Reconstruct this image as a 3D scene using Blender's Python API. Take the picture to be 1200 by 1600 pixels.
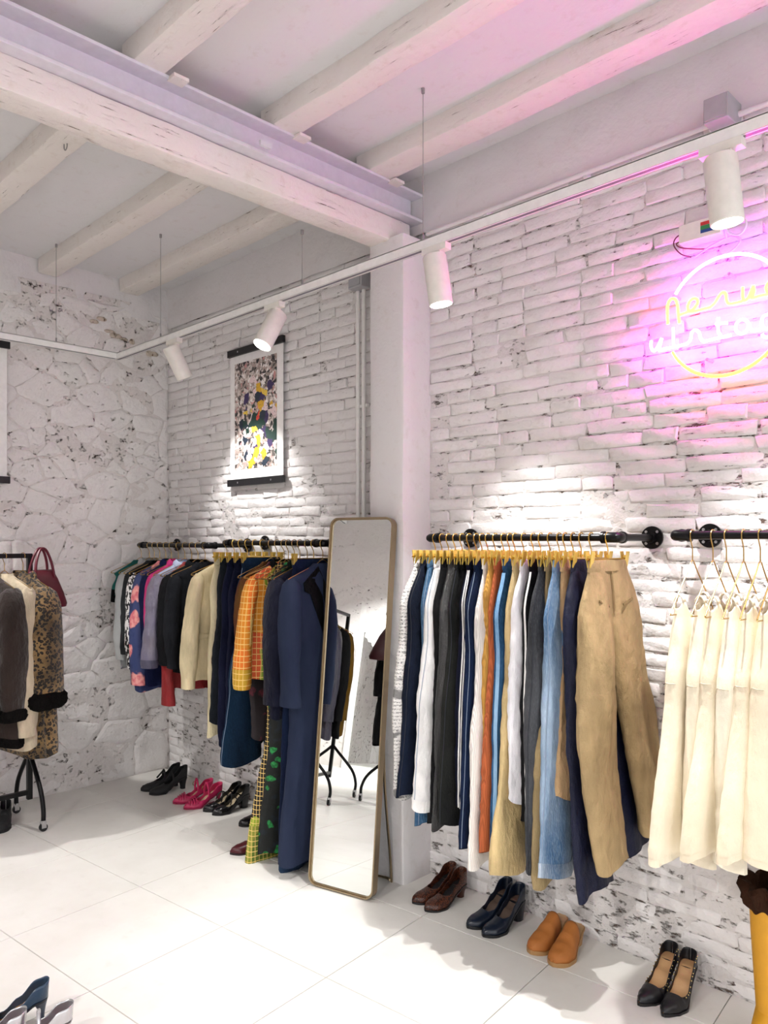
import bpy, bmesh, math, random
from mathutils import Vector, Matrix, noise
random.seed(7)
for o in list(bpy.data.objects): bpy.data.objects.remove(o, do_unlink=True)
SC = bpy.context.scene; C = SC.collection
PI = math.pi
# ------------------------------------------------------------------ camera, world, exposure
cam = bpy.data.cameras.new('camera'); cam.sensor_fit = 'VERTICAL'; cam.sensor_height = 24.0
cam.lens = 24.0*1210/1600; cam.shift_y = 45/1600; cam.clip_start = .02
co = bpy.data.objects.new('camera', cam); C.objects.link(co)
co.location = (0, 0, 1.6); co.rotation_euler = (PI/2, 0, PI/4); SC.camera = co
w = bpy.data.worlds.new('world'); SC.world = w; w.use_nodes = True
w.node_tree.nodes['Background'].inputs[0].default_value = (.95, .97, 1, 1)
w.node_tree.nodes['Background'].inputs[1].default_value = 1.45  # even white surround, added as soft fill through the open shop end
SC.view_settings.view_transform = 'Standard'; SC.view_settings.look = 'None'
SC.view_settings.gamma = 1; SC.view_settings.use_curve_mapping = False
SC.view_settings.exposure = 0.62
SPOT_W = 80.0          # watts of a track spotlight

# ------------------------------------------------------------------ photo geometry -> room coordinates
YW, XL, ZC, YR, ZR = 2.79, -4.95, 3.36, 2.496, 1.612
def ony(px, py, y):
    r = (px-600)/1210; s = (845-py)/1210; k = .70710678; t = y/(k*(1+r))
    return Vector((-k*(1-r)*t, y, 1.6+s*t))
def xat(px, y):
    r = (px-600)/1210; return -y*(1-r)/(1+r)

# ------------------------------------------------------------------ helpers
def S(c):
    return tuple((v/12.92 if v <= .04045 else ((v+.055)/1.055)**2.4) for v in c)
def hx(h):
    h = h.lstrip('#'); return S([int(h[i:i+2], 16)/255 for i in (0, 2, 4)])+(1,)
class MB:
    def __init__(s): s.v = []; s.f = []
    def add(s, v, f):
        n = len(s.v); s.v += [tuple(p) for p in v]; s.f += [tuple(i+n for i in q) for q in f]; return s
    def box(s, c, d, M=None):
        x, y, z = d[0]/2, d[1]/2, d[2]/2
        v = [Vector((i*x, j*y, k*z)) for i in (-1, 1) for j in (-1, 1) for k in (-1, 1)]
        if M: v = [M @ p for p in v]
        v = [p+Vector(c) for p in v]
        return s.add(v, [(0,1,3,2),(4,6,7,5),(0,4,5,1),(2,3,7,6),(0,2,6,4),(1,5,7,3)])
    def loft(s, rings, c0=True, c1=True, closed=True):
        n = len(rings[0]); v = [p for r in rings for p in r]; f = []
        for i in range(len(rings)-1):
            for j in range(n if closed else n-1):
                k = (j+1) % n; f.append((i*n+j, i*n+k, (i+1)*n+k, (i+1)*n+j))
        if c0: f.append(tuple(range(n-1, -1, -1)))
        if c1: f.append(tuple((len(rings)-1)*n+j for j in range(n)))
        return s.add(v, f)
    def tube(s, pts, r, n=8, caps=True, closed=False):
        pts = [Vector(p) for p in pts]; R = r if isinstance(r, (list, tuple)) else [r]*len(pts); rings = []
        up = None
        for i, p in enumerate(pts):
            if closed: t = pts[(i+1) % len(pts)]-pts[i-1]
            else: t = pts[min(i+1, len(pts)-1)]-pts[max(i-1, 0)]
            t.normalize()
            if up is None:
                up = Vector((0, 0, 1)) if abs(t.z) < .9 else Vector((1, 0, 0))
            a = up-t*up.dot(t)
            if a.length < 1e-4: a = t.orthogonal()
            a.normalize(); up = a; b = t.cross(a)
            rings.append([p+(a*math.cos(2*PI*k/n)+b*math.sin(2*PI*k/n))*R[i] for k in range(n)])
        if closed:
            rings.append(rings[0]); return s.loft(rings, False, False)
        return s.loft(rings, caps, caps)
    def cyl(s, a, b, r, n=16, r2=None): return s.tube([a, b], [r, r if r2 is None else r2], n)
    def sphere(s, c, r, n=10, m=6):
        c = Vector(c); R = (r, r, r) if not isinstance(r, (tuple, list)) else r
        rings = [[c+Vector((math.cos(2*PI*j/n)*math.sin(PI*i/m)*R[0], math.sin(2*PI*j/n)*math.sin(PI*i/m)*R[1], math.cos(PI*i/m)*R[2])) for j in range(n)] for i in range(1, m)]
        return s.loft(rings)
    def mesh(s, name, mat=None, smooth=True):
        me = bpy.data.meshes.new(name); me.from_pydata(s.v, [], s.f); me.update()
        if smooth:
            me.polygons.foreach_set('use_smooth', [True]*len(me.polygons))
            try: me.set_sharp_from_angle(angle=math.radians(42))
            except Exception: pass
        if mat: me.materials.append(mat)
        return me
    def build(s, name, mat, parent=None, smooth=True, label=None):
        return link(name, s.mesh(name, mat, smooth), parent, label)
def link(name, me, parent=None, label=None):
    o = bpy.data.objects.new(name, me); C.objects.link(o)
    if parent: o.parent = parent
    if label: o['label'] = label
    return o
def tag(o, label, cat, group=None, kind=None):
    o['label'] = label; o['category'] = cat
    if group: o['group'] = group
    if kind: o['kind'] = kind
    return o
def thing(name, label, cat, loc=(0, 0, 0), rz=0, group=None, kind=None):
    o = bpy.data.objects.new(name, None); C.objects.link(o); o.empty_display_size = .05
    o.location = loc; o.rotation_euler = (0, 0, rz)
    return tag(o, label, cat, group, kind)
def bevel(o, wd=.003, seg=2):
    m = o.modifiers.new('bevel', 'BEVEL'); m.width = wd; m.segments = seg; m.limit_method = 'ANGLE'; return o
def solid(o, t=.003, off=0, mo=0):
    m = o.modifiers.new('solid', 'SOLIDIFY'); m.thickness = t; m.offset = off; m.material_offset = mo; return o
def catmull(p, k=6, closed=False):
    p = [Vector(q) for q in p]; n = len(p); out = []
    for i in range(n if closed else n-1):
        g = (lambda q: p[q % n]) if closed else (lambda q: p[max(0, min(n-1, q))])
        a, b, c, d = g(i-1), g(i), g(i+1), g(i+2)
        for j in range(k):
            t = j/k
            out.append(.5*((2*b)+(c-a)*t+(2*a-5*b+4*c-d)*t*t+(3*b-a-3*c+d)*t**3))
    if not closed: out.append(p[-1])
    return out
def interp(tab, t):
    for i in range(len(tab)-1):
        if t <= tab[i+1][0]:
            (a, x), (b, y) = tab[i], tab[i+1]; u = 0 if b == a else max(0, (t-a)/(b-a)); u = u*u*(3-2*u)
            return x+(y-x)*u
    return tab[-1][1]
def nz(x, y, z=0): return noise.noise(Vector((x, y, z)))

# ------------------------------------------------------------------ materials
def base(name):
    m = bpy.data.materials.new(name); m.use_nodes = True; nt = m.node_tree
    return m, nt, nt.nodes['Principled BSDF']
def N(nt, t, **k):
    n = nt.nodes.new(t)
    for a, b in k.items(): setattr(n, a, b)
    return n
def inp(nt, node, name, v):
    if hasattr(v, 'is_output') or isinstance(v, bpy.types.NodeSocket): nt.links.new(v, node.inputs[name])
    else: node.inputs[name].default_value = v
def coords(nt, world=False, scale=(1, 1, 1), rot=(0, 0, 0)):
    src = N(nt, 'ShaderNodeNewGeometry').outputs['Position'] if world else N(nt, 'ShaderNodeTexCoord').outputs['Object']
    m = N(nt, 'ShaderNodeMapping'); m.inputs['Scale'].default_value = scale; m.inputs['Rotation'].default_value = rot
    nt.links.new(src, m.inputs['Vector']); return m.outputs[0]
def noise_n(nt, vec, scale, detail=3, rough=.55, out='Fac'):
    n = N(nt, 'ShaderNodeTexNoise'); nt.links.new(vec, n.inputs['Vector'])
    n.inputs['Scale'].default_value = scale; n.inputs['Detail'].default_value = detail; n.inputs['Roughness'].default_value = rough
    return n.outputs[out]
def ramp(nt, fac, stops, interp_='LINEAR'):
    r = N(nt, 'ShaderNodeValToRGB'); r.color_ramp.interpolation = interp_; e = r.color_ramp.elements
    while len(e) < len(stops): e.new(.5)
    for i, (p, c) in enumerate(stops):
        e[i].position = p; e[i].color = c if len(c) == 4 else tuple(c)+(1,)
    nt.links.new(fac, r.inputs[0]); return r.outputs[0]
def mix(nt, fac, a, b, mode='MIX'):
    n = N(nt, 'ShaderNodeMix', data_type='RGBA', blend_type=mode)
    for s, v in ((0, fac), (6, a), (7, b)):
        if isinstance(v, bpy.types.NodeSocket): nt.links.new(v, n.inputs[s])
        else: n.inputs[s].default_value = v
    return n.outputs[2]
def mth(nt, op, a, b=0.0):
    n = N(nt, 'ShaderNodeMath', operation=op)
    for s, v in ((0, a), (1, b)):
        if isinstance(v, bpy.types.NodeSocket): nt.links.new(v, n.inputs[s])
        else: n.inputs[s].default_value = v
    return n.outputs[0]
def bump(nt, bs, h, strength=.3, dist=.01):
    b = N(nt, 'ShaderNodeBump'); b.inputs['Strength'].default_value = strength; b.inputs['Distance'].default_value = dist
    nt.links.new(h, b.inputs['Height']); nt.links.new(b.outputs[0], bs.inputs['Normal'])
G3 = lambda v: (v, v, v, 1)
def plain(name, col, rough=.5, metal=0, bs_=None, spec=.5, sheen=0):
    m, nt, b = base(name); c = hx(col) if isinstance(col, str) else col
    b.inputs['Base Color'].default_value = c; b.inputs['Roughness'].default_value = rough; b.inputs['Metallic'].default_value = metal
    b.inputs['Specular IOR Level'].default_value = spec
    v = coords(nt)
    f = noise_n(nt, v, 30, 3); b2 = mix(nt, f, tuple(x*.88 for x in c[:3])+(1,), tuple(min(1, x*1.1) for x in c[:3])+(1,))
    nt.links.new(b2, b.inputs['Base Color'])
    if bs_: bump(nt, b, noise_n(nt, v, bs_[0], 3), bs_[1], .004)
    return m
def dk(c):
    l = .3*c[0]+.6*c[1]+.1*c[2]; k = .38 if l < .06 else .38+.62*min(1, (l-.06)/.25)
    return tuple(x*k for x in c[:3])+(1,)
def fabric(name, col, rough=.85, weave=500, fold=.7, sheen=.0, var=.22, spec=.12, col2=None):
    m, nt, b = base(name); c = dk(hx(col)); c2 = hx(col2) if col2 else tuple(min(1, x*(1+var)+.003) for x in c[:3])+(1,)
    v = coords(nt, scale=(1, 1, .35)); f = noise_n(nt, v, 14, 4)
    colr = mix(nt, ramp(nt, f, [(.3, G3(0)), (.7, G3(1))]), tuple(x*(1-var) for x in c[:3])+(1,), c2)
    nt.links.new(colr, b.inputs['Base Color']); b.inputs['Roughness'].default_value = rough
    b.inputs['Specular IOR Level'].default_value = spec; b.inputs['Sheen Weight'].default_value = sheen
    b.inputs['Sheen Roughness'].default_value = .5
    v2 = coords(nt)
    h = mth(nt, 'ADD', mth(nt, 'MULTIPLY', noise_n(nt, v2, weave, 2), .12), noise_n(nt, coords(nt, scale=(1, 1, .5)), 22, 4))
    bump(nt, b, h, fold, .03)
    return m
def denim(name, col, light, amt=.5):
    m, nt, b = base(name); v = coords(nt, scale=(1, 1, .2))
    f = noise_n(nt, v, 9, 3); fine = noise_n(nt, coords(nt, scale=(1, 1, .18)), 300, 2)
    c = mix(nt, ramp(nt, f, [(.35, G3(0)), (.72, G3(amt))]), dk(hx(col)), dk(hx(light)))
    c = mix(nt, ramp(nt, fine, [(.45, G3(0)), (.75, G3(.35))]), c, dk(hx(light)))
    nt.links.new(c, b.inputs['Base Color']); b.inputs['Roughness'].default_value = .9; b.inputs['Specular IOR Level'].default_value = .2
    bump(nt, b, mth(nt, 'ADD', mth(nt, 'MULTIPLY', fine, .2), noise_n(nt, coords(nt, scale=(1, 1, .6)), 18, 4)), .5, .025)
    return m
def cord(name, col, n=420):
    m, nt, b = base(name); wv = N(nt, 'ShaderNodeTexWave', wave_type='BANDS', bands_direction='Y'); nt.links.new(coords(nt), wv.inputs['Vector'])
    wv.inputs['Scale'].default_value = n/6.28; wv.inputs['Distortion'].default_value = .4
    c = hx(col); nt.links.new(mix(nt, wv.outputs['Fac'], tuple(x*.72 for x in c[:3])+(1,), c), b.inputs['Base Color'])
    b.inputs['Roughness'].default_value = .9; b.inputs['Specular IOR Level'].default_value = .2
    bump(nt, b, wv.outputs['Fac'], .4, .003); return m
def gingham(name, a, b_, c_, n=36, rough=.8, rot=0):
    m, nt, b = base(name); v = coords(nt, rot=(rot, 0, 0)); sp = N(nt, 'ShaderNodeSeparateXYZ'); nt.links.new(v, sp.inputs[0])
    def band(s, ph): return mth(nt, 'GREATER_THAN', mth(nt, 'FRACT', mth(nt, 'ADD', mth(nt, 'MULTIPLY', s, n), ph)), .87)
    # big patches of colour, crossed by pale grid lines
    pt = noise_n(nt, coords(nt, scale=(1, 1, .6)), 5, 1)
    patch = ramp(nt, pt, [(0, hx(a)), (.48, hx(b_)), (.60, hx(c_))], 'CONSTANT')
    ln = mth(nt, 'MAXIMUM', band(mth(nt, 'ADD', sp.outputs[0], sp.outputs[1]), 100.0), band(sp.outputs[2], 100.2))
    nt.links.new(mix(nt, ln, patch, hx('ecc878')), b.inputs['Base Color']); b.inputs['Roughness'].default_value = rough
    bump(nt, b, noise_n(nt, v, 25, 4), .4, .012); return m
def spots(name, ground, ring, mid, scale=38, rough=.95):      # animal print
    m, nt, b = base(name); v = coords(nt)
    d = N(nt, 'ShaderNodeTexNoise'); nt.links.new(v, d.inputs['Vector']); d.inputs['Scale'].default_value = 25
    vv = mix(nt, .03, v, d.outputs['Color'])
    vo = N(nt, 'ShaderNodeTexVoronoi'); nt.links.new(vv, vo.inputs['Vector']); vo.inputs['Scale'].default_value = scale
    c = ramp(nt, vo.outputs['Distance'], [(0, hx(mid)), (.12, hx(mid)), (.17, hx(ring)), (.47, hx(ring)), (.55, hx(ground))])
    g = noise_n(nt, v, 6, 2); c = mix(nt, ramp(nt, g, [(.4, G3(0)), (.65, G3(.75))]), c, hx('4a3a22'), 'MULTIPLY')
    nt.links.new(c, b.inputs['Base Color']); b.inputs['Roughness'].default_value = rough; b.inputs['Sheen Weight'].default_value = .3
    bump(nt, b, noise_n(nt, v, 180, 4), .7, .01); return m
def floral(name, ground, c1, c2, scale=9, thr=.36, rough=.75, c3=None):
    m, nt, b = base(name); v = coords(nt)
    d = N(nt, 'ShaderNodeTexNoise'); nt.links.new(v, d.inputs['Vector']); d.inputs['Scale'].default_value = 14
    vv = mix(nt, .07, v, d.outputs['Color'])
    vo = N(nt, 'ShaderNodeTexVoronoi'); nt.links.new(vv, vo.inputs['Vector']); vo.inputs['Scale'].default_value = scale
    pet = noise_n(nt, v, scale*5, 3)
    fl = mix(nt, ramp(nt, pet, [(.4, G3(0)), (.6, G3(1))]), hx(c1), hx(c2))
    k = ramp(nt, vo.outputs['Distance'], [(thr-.03, G3(1)), (thr+.03, G3(0))])
    gr = hx(ground)
    if c3: gr = mix(nt, ramp(nt, noise_n(nt, v, scale*1.3, 3), [(.52, G3(0)), (.6, G3(1))]), hx(ground), hx(c3))
    nt.links.new(mix(nt, k, gr, fl), b.inputs['Base Color']); b.inputs['Roughness'].default_value = rough
    bump(nt, b, noise_n(nt, v, 25, 4), .3, .012); return m
def newsprint(name):
    m, nt, b = base(name); v = coords(nt, scale=(1, 1, 3)); t = noise_n(nt, v, 120, 2)
    rows = N(nt, 'ShaderNodeTexWave', wave_type='BANDS', bands_direction='Z'); nt.links.new(coords(nt), rows.inputs['Vector']); rows.inputs['Scale'].default_value = 22
    k = mth(nt, 'MULTIPLY', ramp(nt, t, [(.5, G3(0)), (.56, G3(1))]), ramp(nt, rows.outputs['Fac'], [(.4, G3(0)), (.5, G3(1))]))
    big = ramp(nt, noise_n(nt, coords(nt, scale=(1, 1, 2)), 9, 2), [(.58, G3(0)), (.63, G3(.75))])
    c = mix(nt, mth(nt, 'MAXIMUM', mth(nt, 'MULTIPLY', k, .8), big), hx('d8d6d2'), hx('2b2b2e'))
    nt.links.new(c, b.inputs['Base Color']); b.inputs['Roughness'].default_value = .8; return m
def painted(name, col, chip=.70, chipcol='4a3f39', bumps=.5, stretch=(7, 7, 26), grime=.0, dust='cfc8c2'):
    m, nt, b = base(name); v = coords(nt, True)
    f = noise_n(nt, v, 3.5, 4); c = mix(nt, f, tuple(x*.93 for x in hx(col)[:3])+(1,), hx(col))
    g = noise_n(nt, v, 18, 5, .65); c = mix(nt, ramp(nt, g, [(.56, G3(0)), (.75, G3(.45+grime))]), c, hx(dust))
    v2 = coords(nt, True, stretch); k = noise_n(nt, v2, 2.4, 5, .7)
    reg = noise_n(nt, v, 2.2, 2)
    k2 = mth(nt, 'ADD', k, mth(nt, 'MULTIPLY', mth(nt, 'SUBTRACT', reg, .5), .22))
    c = mix(nt, ramp(nt, k2, [(chip, G3(0)), (chip+.03, G3(1))]), c, hx(chipcol))
    nt.links.new(c, b.inputs['Base Color']); b.inputs['Roughness'].default_value = .75; b.inputs['Specular IOR Level'].default_value = .25
    h = mth(nt, 'ADD', mth(nt, 'ADD', mth(nt, 'MULTIPLY', noise_n(nt, v, 60, 4), .35), noise_n(nt, v, 14, 4)), mth(nt, 'MULTIPLY', noise_n(nt, v, 5.5, 3), 1.6))
    h = mth(nt, 'SUBTRACT', h, ramp(nt, k2, [(chip-.05, G3(0)), (chip+.03, G3(.8))]))
    bump(nt, b, h, bumps, .012); return m
def metalm(name, col, rough=.3): return plain(name, col, rough, 1)
def glow(name, col, st):
    m, nt, b = base(name); b.inputs['Base Color'].default_value = tuple(col)+(1,)
    b.inputs['Emission Color'].default_value = tuple(col)+(1,); b.inputs['Emission Strength'].default_value = st; return m

M = {}
M['brick'] = painted('white_painted_brick', 'ebe8e7', .695, bumps=.6)
M['mortar'] = painted('white_painted_mortar', 'dedad8', .612, '62554d', .9, (9, 9, 22), .2)
M['stone'] = painted('white_painted_stone', 'ebe7e5', .685, '45362f', .9, (8, 8, 13))
M['stonegap'] = painted('stone_joint', 'e0dad7', .625, '3b302a', 1.0, (9, 9, 12), .1)
M['plaster'] = painted('white_plaster', 'e4e1e1', .80, '6b625c', .35, (6, 6, 6))
M['ceil'] = painted('ceiling_plaster', 'e2e1e2', .9, 'a39b96', .15, (4, 4, 4))
M['wood'] = painted('white_painted_timber', 'eae4de', .66, '6e5d50', .5, (2.5, 34, 34), .1, 'd2c5b8')
M['woodb'] = painted('white_painted_beam', 'eae4de', .66, '6e5d50', .5, (34, 2.5, 34), .1, 'd2c5b8')
M['steel'] = plain('white_painted_steel', 'd8d6de', .45, 0, (30, .1))
M['white'] = plain('white_lacquer', 'f0efec', .35)
M['cream_metal'] = plain('cream_white_metal', 'ebe8df', .4)
M['slot'] = plain('grey_track_slot', '6b6870', .5)
M['grey'] = plain('grey_plastic', 'a9a8ac', .5)
M['black'] = plain('black_iron', '121214', .35, .6)
M['blackpl'] = plain('black_plastic', '0e0e12', .45)
M['gold'] = metalm('brushed_gold', 'd9b25a', .28)
M['goldclip'] = plain('gold_clip', 'd9ba5c', .35, .4)
M['goldw'] = metalm('pale_gold_wire', 'b4955a', .3)
M['silver'] = metalm('silver_wire', 'bdbab4', .25)
M['chrome'] = metalm('chrome', 'c9c9cc', .15)
M['brass'] = metalm('champagne_brass', 'a6957a', .38)
M['screw'] = metalm('steel_screw', 'b9b9bd', .3)
M['cable'] = plain('steel_cable', '8f8d8c', .5)
M['paper'] = plain('white_paper', 'f1efed', .7)
# ------------------------------------------------------------------ lamps of the track (spot light in every head)
YT, ZT, XT = 2.237, 2.745, -4.57
def aim_matrix(d):
    d = Vector(d).normalized(); return d.to_track_quat('-Z', 'Y').to_matrix().to_4x4()
SPOTMESH = {}
def spotlight(pos, aim, label, on=True, power=1.0, cone=82):
    """pos = point under the track; the head hangs from a swivel and points along aim"""
    pos = Vector(pos); d = Vector(aim).normalized()
    t = thing('track_spotlight', label, 'spotlight', pos, 0, 'white cylinder spotlights on the ceiling tracks')
    if not SPOTMESH:
        a = MB().box((0, 0, -.012), (.12, .034, .026)).box((0, 0, -.032), (.06, .03, .02)); SPOTMESH['adapter'] = a.mesh('adapter', M['cream_metal'], False)
        n = MB().cyl((0, 0, -.03), (0, 0, -.085), .011, 12); n.sphere((0, 0, -.085), .016); SPOTMESH['neck'] = n.mesh('neck', M['cream_metal'])
        R = .046; prof = [(0, 0), (R*.9, 0), (R, -.006), (R, -.187), (R*.93, -.19), (R*.88, -.175)]
        b = MB(); b.loft([[(max(r, .001)*math.cos(2*PI*k/28), max(r, .001)*math.sin(2*PI*k/28), z) for k in range(28)] for r, z in prof], True, False)
        SPOTMESH['body'] = b.mesh('body', M['cream_metal'])
        l = MB(); l.loft([[(R*.88*math.cos(2*PI*k/28), R*.88*math.sin(2*PI*k/28), z) for k in range(28)] for z in (-.175, -.179)])
        SPOTMESH['lens'] = l.mesh('lens', glow('lamp_lens', (1, .96, .9), 22))
    link('adapter', SPOTMESH['adapter'], t)
    link('neck', SPOTMESH['neck'], t)
    Mx = aim_matrix(d)
    piv = Vector((0, 0, -.085))
    for k in ('body', 'lens'):
        o = link(k, SPOTMESH[k], t); o.matrix_local = Matrix.Translation(piv-d*.05+Vector((0, 0, 0))) @ Mx
        if k == 'body': body = o
    L = bpy.data.lights.new('spot_lamp', 'SPOT'); L.energy = SPOT_W*power; L.spot_size = math.radians(cone); L.spot_blend = .7
    L.shadow_soft_size = .022; L.color = (1, .982, .955)
    lo = bpy.data.objects.new('spot_lamp', L); C.objects.link(lo); lo.matrix_world = Matrix.Translation(pos+piv+d*.148) @ Mx
    return t

# ------------------------------------------------------------------ floor of square tiles
fl = MB().box((-.6, -.1, -.03), (9.4, 6.6, .05)).build('floor', plain('tile_grout', 'a8a5a0', .8), None, False)
tag(fl, 'pale grey square floor tiles with thin joints', 'floor', kind='structure')
m, nt, b = base('pale_porcelain_tile'); v = coords(nt, True)
c = mix(nt, ramp(nt, noise_n(nt, v, 3, 5, .6), [(.3, G3(0)), (.7, G3(1))]), hx('dddad4'), hx('e8e6e1'))
nt.links.new(mix(nt, ramp(nt, noise_n(nt, v, 14, 4), [(.6, G3(0)), (.8, G3(.5))]), c, hx('d4d0c9')), b.inputs['Base Color'])
b.inputs['Roughness'].default_value = .38; b.inputs['Specular IOR Level'].default_value = .4; M['tile'] = m
tw = .592; tme = MB(); hw = tw/2-.0016
tme.loft([[(sx*k, sy*k, z) for sx, sy in ((-1, -1), (1, -1), (1, 1), (-1, 1))] for k, z in ((hw, -.006), (hw, -.0012), (hw-.0012, 0))], False, True)
tme = tme.mesh('tile', M['tile'], False)
ang = math.radians(5.9); ca, sa = math.cos(ang), math.sin(ang); o0 = Vector((-3.335, 1.735))
for i in range(-5, 14):
    for j in range(-9, 5):
        cx, cy = (i+.5)*tw, (j+.5)*tw; x, y = o0.x+cx*ca-cy*sa, o0.y+cx*sa+cy*ca
        if -5.2 < x < 3.4 and -2.9 < y < 3.05:
            o = link('floor_tile', tme, fl); o.location = (x, y, 0); o.rotation_euler = (0, 0, ang)

# ------------------------------------------------------------------ ceiling, joists, beam
def rough_box(x0, x1, y0, y1, z0, z1, nx, ny, nzz, amp, seed=0, r=.012):
    """a bar with hand-hewn faces: rounded rectangle section along the long axis, jittered"""
    mb = MB(); ax = 0 if (x1-x0) > (y1-y0) else 1
    if (z1-z0) > max(x1-x0, y1-y0): ax = 2
    lo, hi = (x0, y0, z0), (x1, y1, z1); oth = [k for k in range(3) if k != ax]; n = (nx, ny, nzz)[ax]
    u0, u1, v0, v1 = lo[oth[0]], hi[oth[0]], lo[oth[1]], hi[oth[1]]
    sec = []
    for (cu, cv, a0) in ((u1-r, v1-r, 0), (u0+r, v1-r, PI/2), (u0+r, v0+r, PI), (u1-r, v0+r, 1.5*PI)):
        for k in range(3): sec.append((cu+r*math.cos(a0+k*PI/4), cv+r*math.sin(a0+k*PI/4)))
    full = []
    for k in range(len(sec)):
        a, b2 = sec[k], sec[(k+1) % len(sec)]; full.append(a)
        L = math.hypot(a[0]-b2[0], a[1]-b2[1])
        if L > .06:
            q = max(2, int(L/.05))
            for j in range(1, q): full.append((a[0]+(b2[0]-a[0])*j/q, a[1]+(b2[1]-a[1])*j/q))
    rings = []
    for i in range(n+1):
        t = lo[ax]+(hi[ax]-lo[ax])*i/n; ring = []
        for (u, v_) in full:
            p = [0, 0, 0]; p[ax] = t; p[oth[0]] = u; p[oth[1]] = v_
            q = Vector(p)*3+Vector((seed*7.1, 0, 0)); d = noise.noise_vector(q)*amp+noise.noise_vector(q*4)*amp*.4
            d[ax] = 0; ring.append(Vector(p)+d)
        rings.append(ring)
    return mb.loft(rings)
ce = MB().box((-.8, .1, ZC+.05), (9.0, 6.0, .1)).build('ceiling', M['ceil'], None, False)
tag(ce, 'white plastered ceiling with exposed white timber joists', 'ceiling', kind='structure')
JY = [(-2.25, -2.12), (-1.67, -1.53), (-1.09, -.95), (-.5, -.37), (.09, .22), (.69, .82), (1.285, 1.412), (1.886, 2.01), (2.42, 2.565)]
for i, (a, b2) in enumerate(JY):
    rough_box(XL+.02, -2.66, a, b2, 3.268+.004*(i % 3), ZC+.02, 46, 1, 1, .006, i).build('joist', M['wood'], ce)
    rough_box(-2.60, 2.4, a, b2, 3.270, ZC+.02, 90, 1, 1, .006, i+20).build('joist', M['wood'], ce)
rough_box(-2.70, -2.565, -2.6, 2.74, 3.02, 3.135, 1, 90, 1, .005, 50).build('timber_beam', M['woodb'], ce, label='heavy white timber beam under the joists')
sb = MB(); xs = -2.515
sb.box((xs-.06, .07, 3.142), (.125, 5.42, .014)).box((xs-.075, .07, 3.205), (.012, 5.4, .125)).box((xs-.06, .07, 3.266), (.125, 5.42, .012))
sbo = sb.build('steel_beam', M['steel'], ce, False, label='white painted steel I-beam above the timber'); bevel(sbo, .002)
for yy, s in ((1.45, .03), (2.02, .02), (2.58, .03)):
    MB().box((-2.50, yy, 3.262), (.05, .06, .012)).build('shim', M['wood'], ce, False)
hk = MB(); hk.box((-2.452, 1.80, 3.138), (.012, .05, .02)); hk.build('beam_clamp', M['steel'], ce, False)

# ------------------------------------------------------------------ brick walls
def brick_mesh(L, H, seed):
    rnd = random.Random(seed); mb = MB(); hl, hh = L/2, H/2
    out = [(-hl, -hh*.8), (-hl*.965, -hh), (-hl*.2, -hh), (hl*.35, -hh), (hl*.97, -hh), (hl, -hh*.75), (hl, hh*.8), (hl*.96, hh), (0, hh), (-hl*.55, hh), (-hl*.97, hh), (-hl, hh*.75)]
    out = [(u+rnd.uniform(-.006, .006), v_+rnd.uniform(-.0035, .003)) for u, v_ in out]
    tilt = rnd.uniform(-.004, .004); d = rnd.uniform(.006, .010)
    rings = []
    for k, dep in ((1.0, .004), (1.0, -d*.6), (.0, -d)):
        r = []
        for u, v_ in out:
            if k == 1.0: uu, vv = u, v_
            else: uu, vv = u-math.copysign(min(.0045, abs(u)), u), v_-math.copysign(min(.0042, abs(v_)), v_)
            r.append((uu, dep-(tilt*u/hl if dep < 0 else 0)+rnd.uniform(-.0012, .0012), vv))
        rings.append(r)
    mb.loft(rings, False, True); me = mb.mesh('brick', M['brick'])
    return me
BL, BH, CO = .272, .0495, .0562
BRV = {L: [brick_mesh(L, BH, 31*k+int(L*1000)) for k in range(9)] for L in (BL, .135, .2)}
def brick_wall(wall, x0, x1, z0, z1, y, seed, limit=300):
    rnd = random.Random(seed); items = []; row = 0; z = z0+CO/2
    while z < z1-.02:
        x = x0-rnd.uniform(0, .05)-(BL/2 if row % 2 else 0)
        while x < x1:
            L = rnd.choice([BL]*7+[.2, .135, .135]); cx = x+L/2
            if cx-L/2 < x0-.03:
                L = .135; cx = x+BL-L/2 if row % 2 else x+L/2
                if cx-L/2 < x0-.03: x += L+.012; continue
            if cx+L/2 <= x1+.03: items.append((cx, z+rnd.uniform(-.003, .003)+.010*nz(cx*1.4, z*2, seed), L))
            x = cx+L/2+rnd.uniform(.003, .010)
        z += CO; row += 1
    def size(it):
        cx, z, L = it; Z = .7071*(y-cx); px = 600+1210*(y+cx)/(y-cx); py = 845-1210*(z-1.6)/Z
        vis = -30 < px < 1230 and 100 < py < 1580
        hid = (830 < py < 1330 and 190 < px < 1010)
        return (1 if vis else .01)*(1 if not hid else .3)/Z**2*L
    items.sort(key=size, reverse=True); rest = MB()
    for k, (cx, z, L) in enumerate(items):
        me = rnd.choice(BRV[L]); ry = rnd.uniform(-.012, .012)
        # paint is thicker low on the wall: the faces stand out less there
        dy = .0055*(1-min(1, max(0, (z-1.2)/1.0)))+rnd.uniform(-.002, .003)
        Mx = Matrix.Translation((cx, y+dy, z)) @ Matrix.Rotation(ry, 4, 'Y')
        if k < limit:
            o = link('brick', me, wall); o.matrix_local = Mx
        else:
            rest.add([Mx @ v_.co for v_ in me.vertices], [tuple(p.vertices) for p in me.polygons])
    if rest.v:
        o = rest.build('brickwork', M['brick'], wall); o['kind'] = 'stuff'
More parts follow.
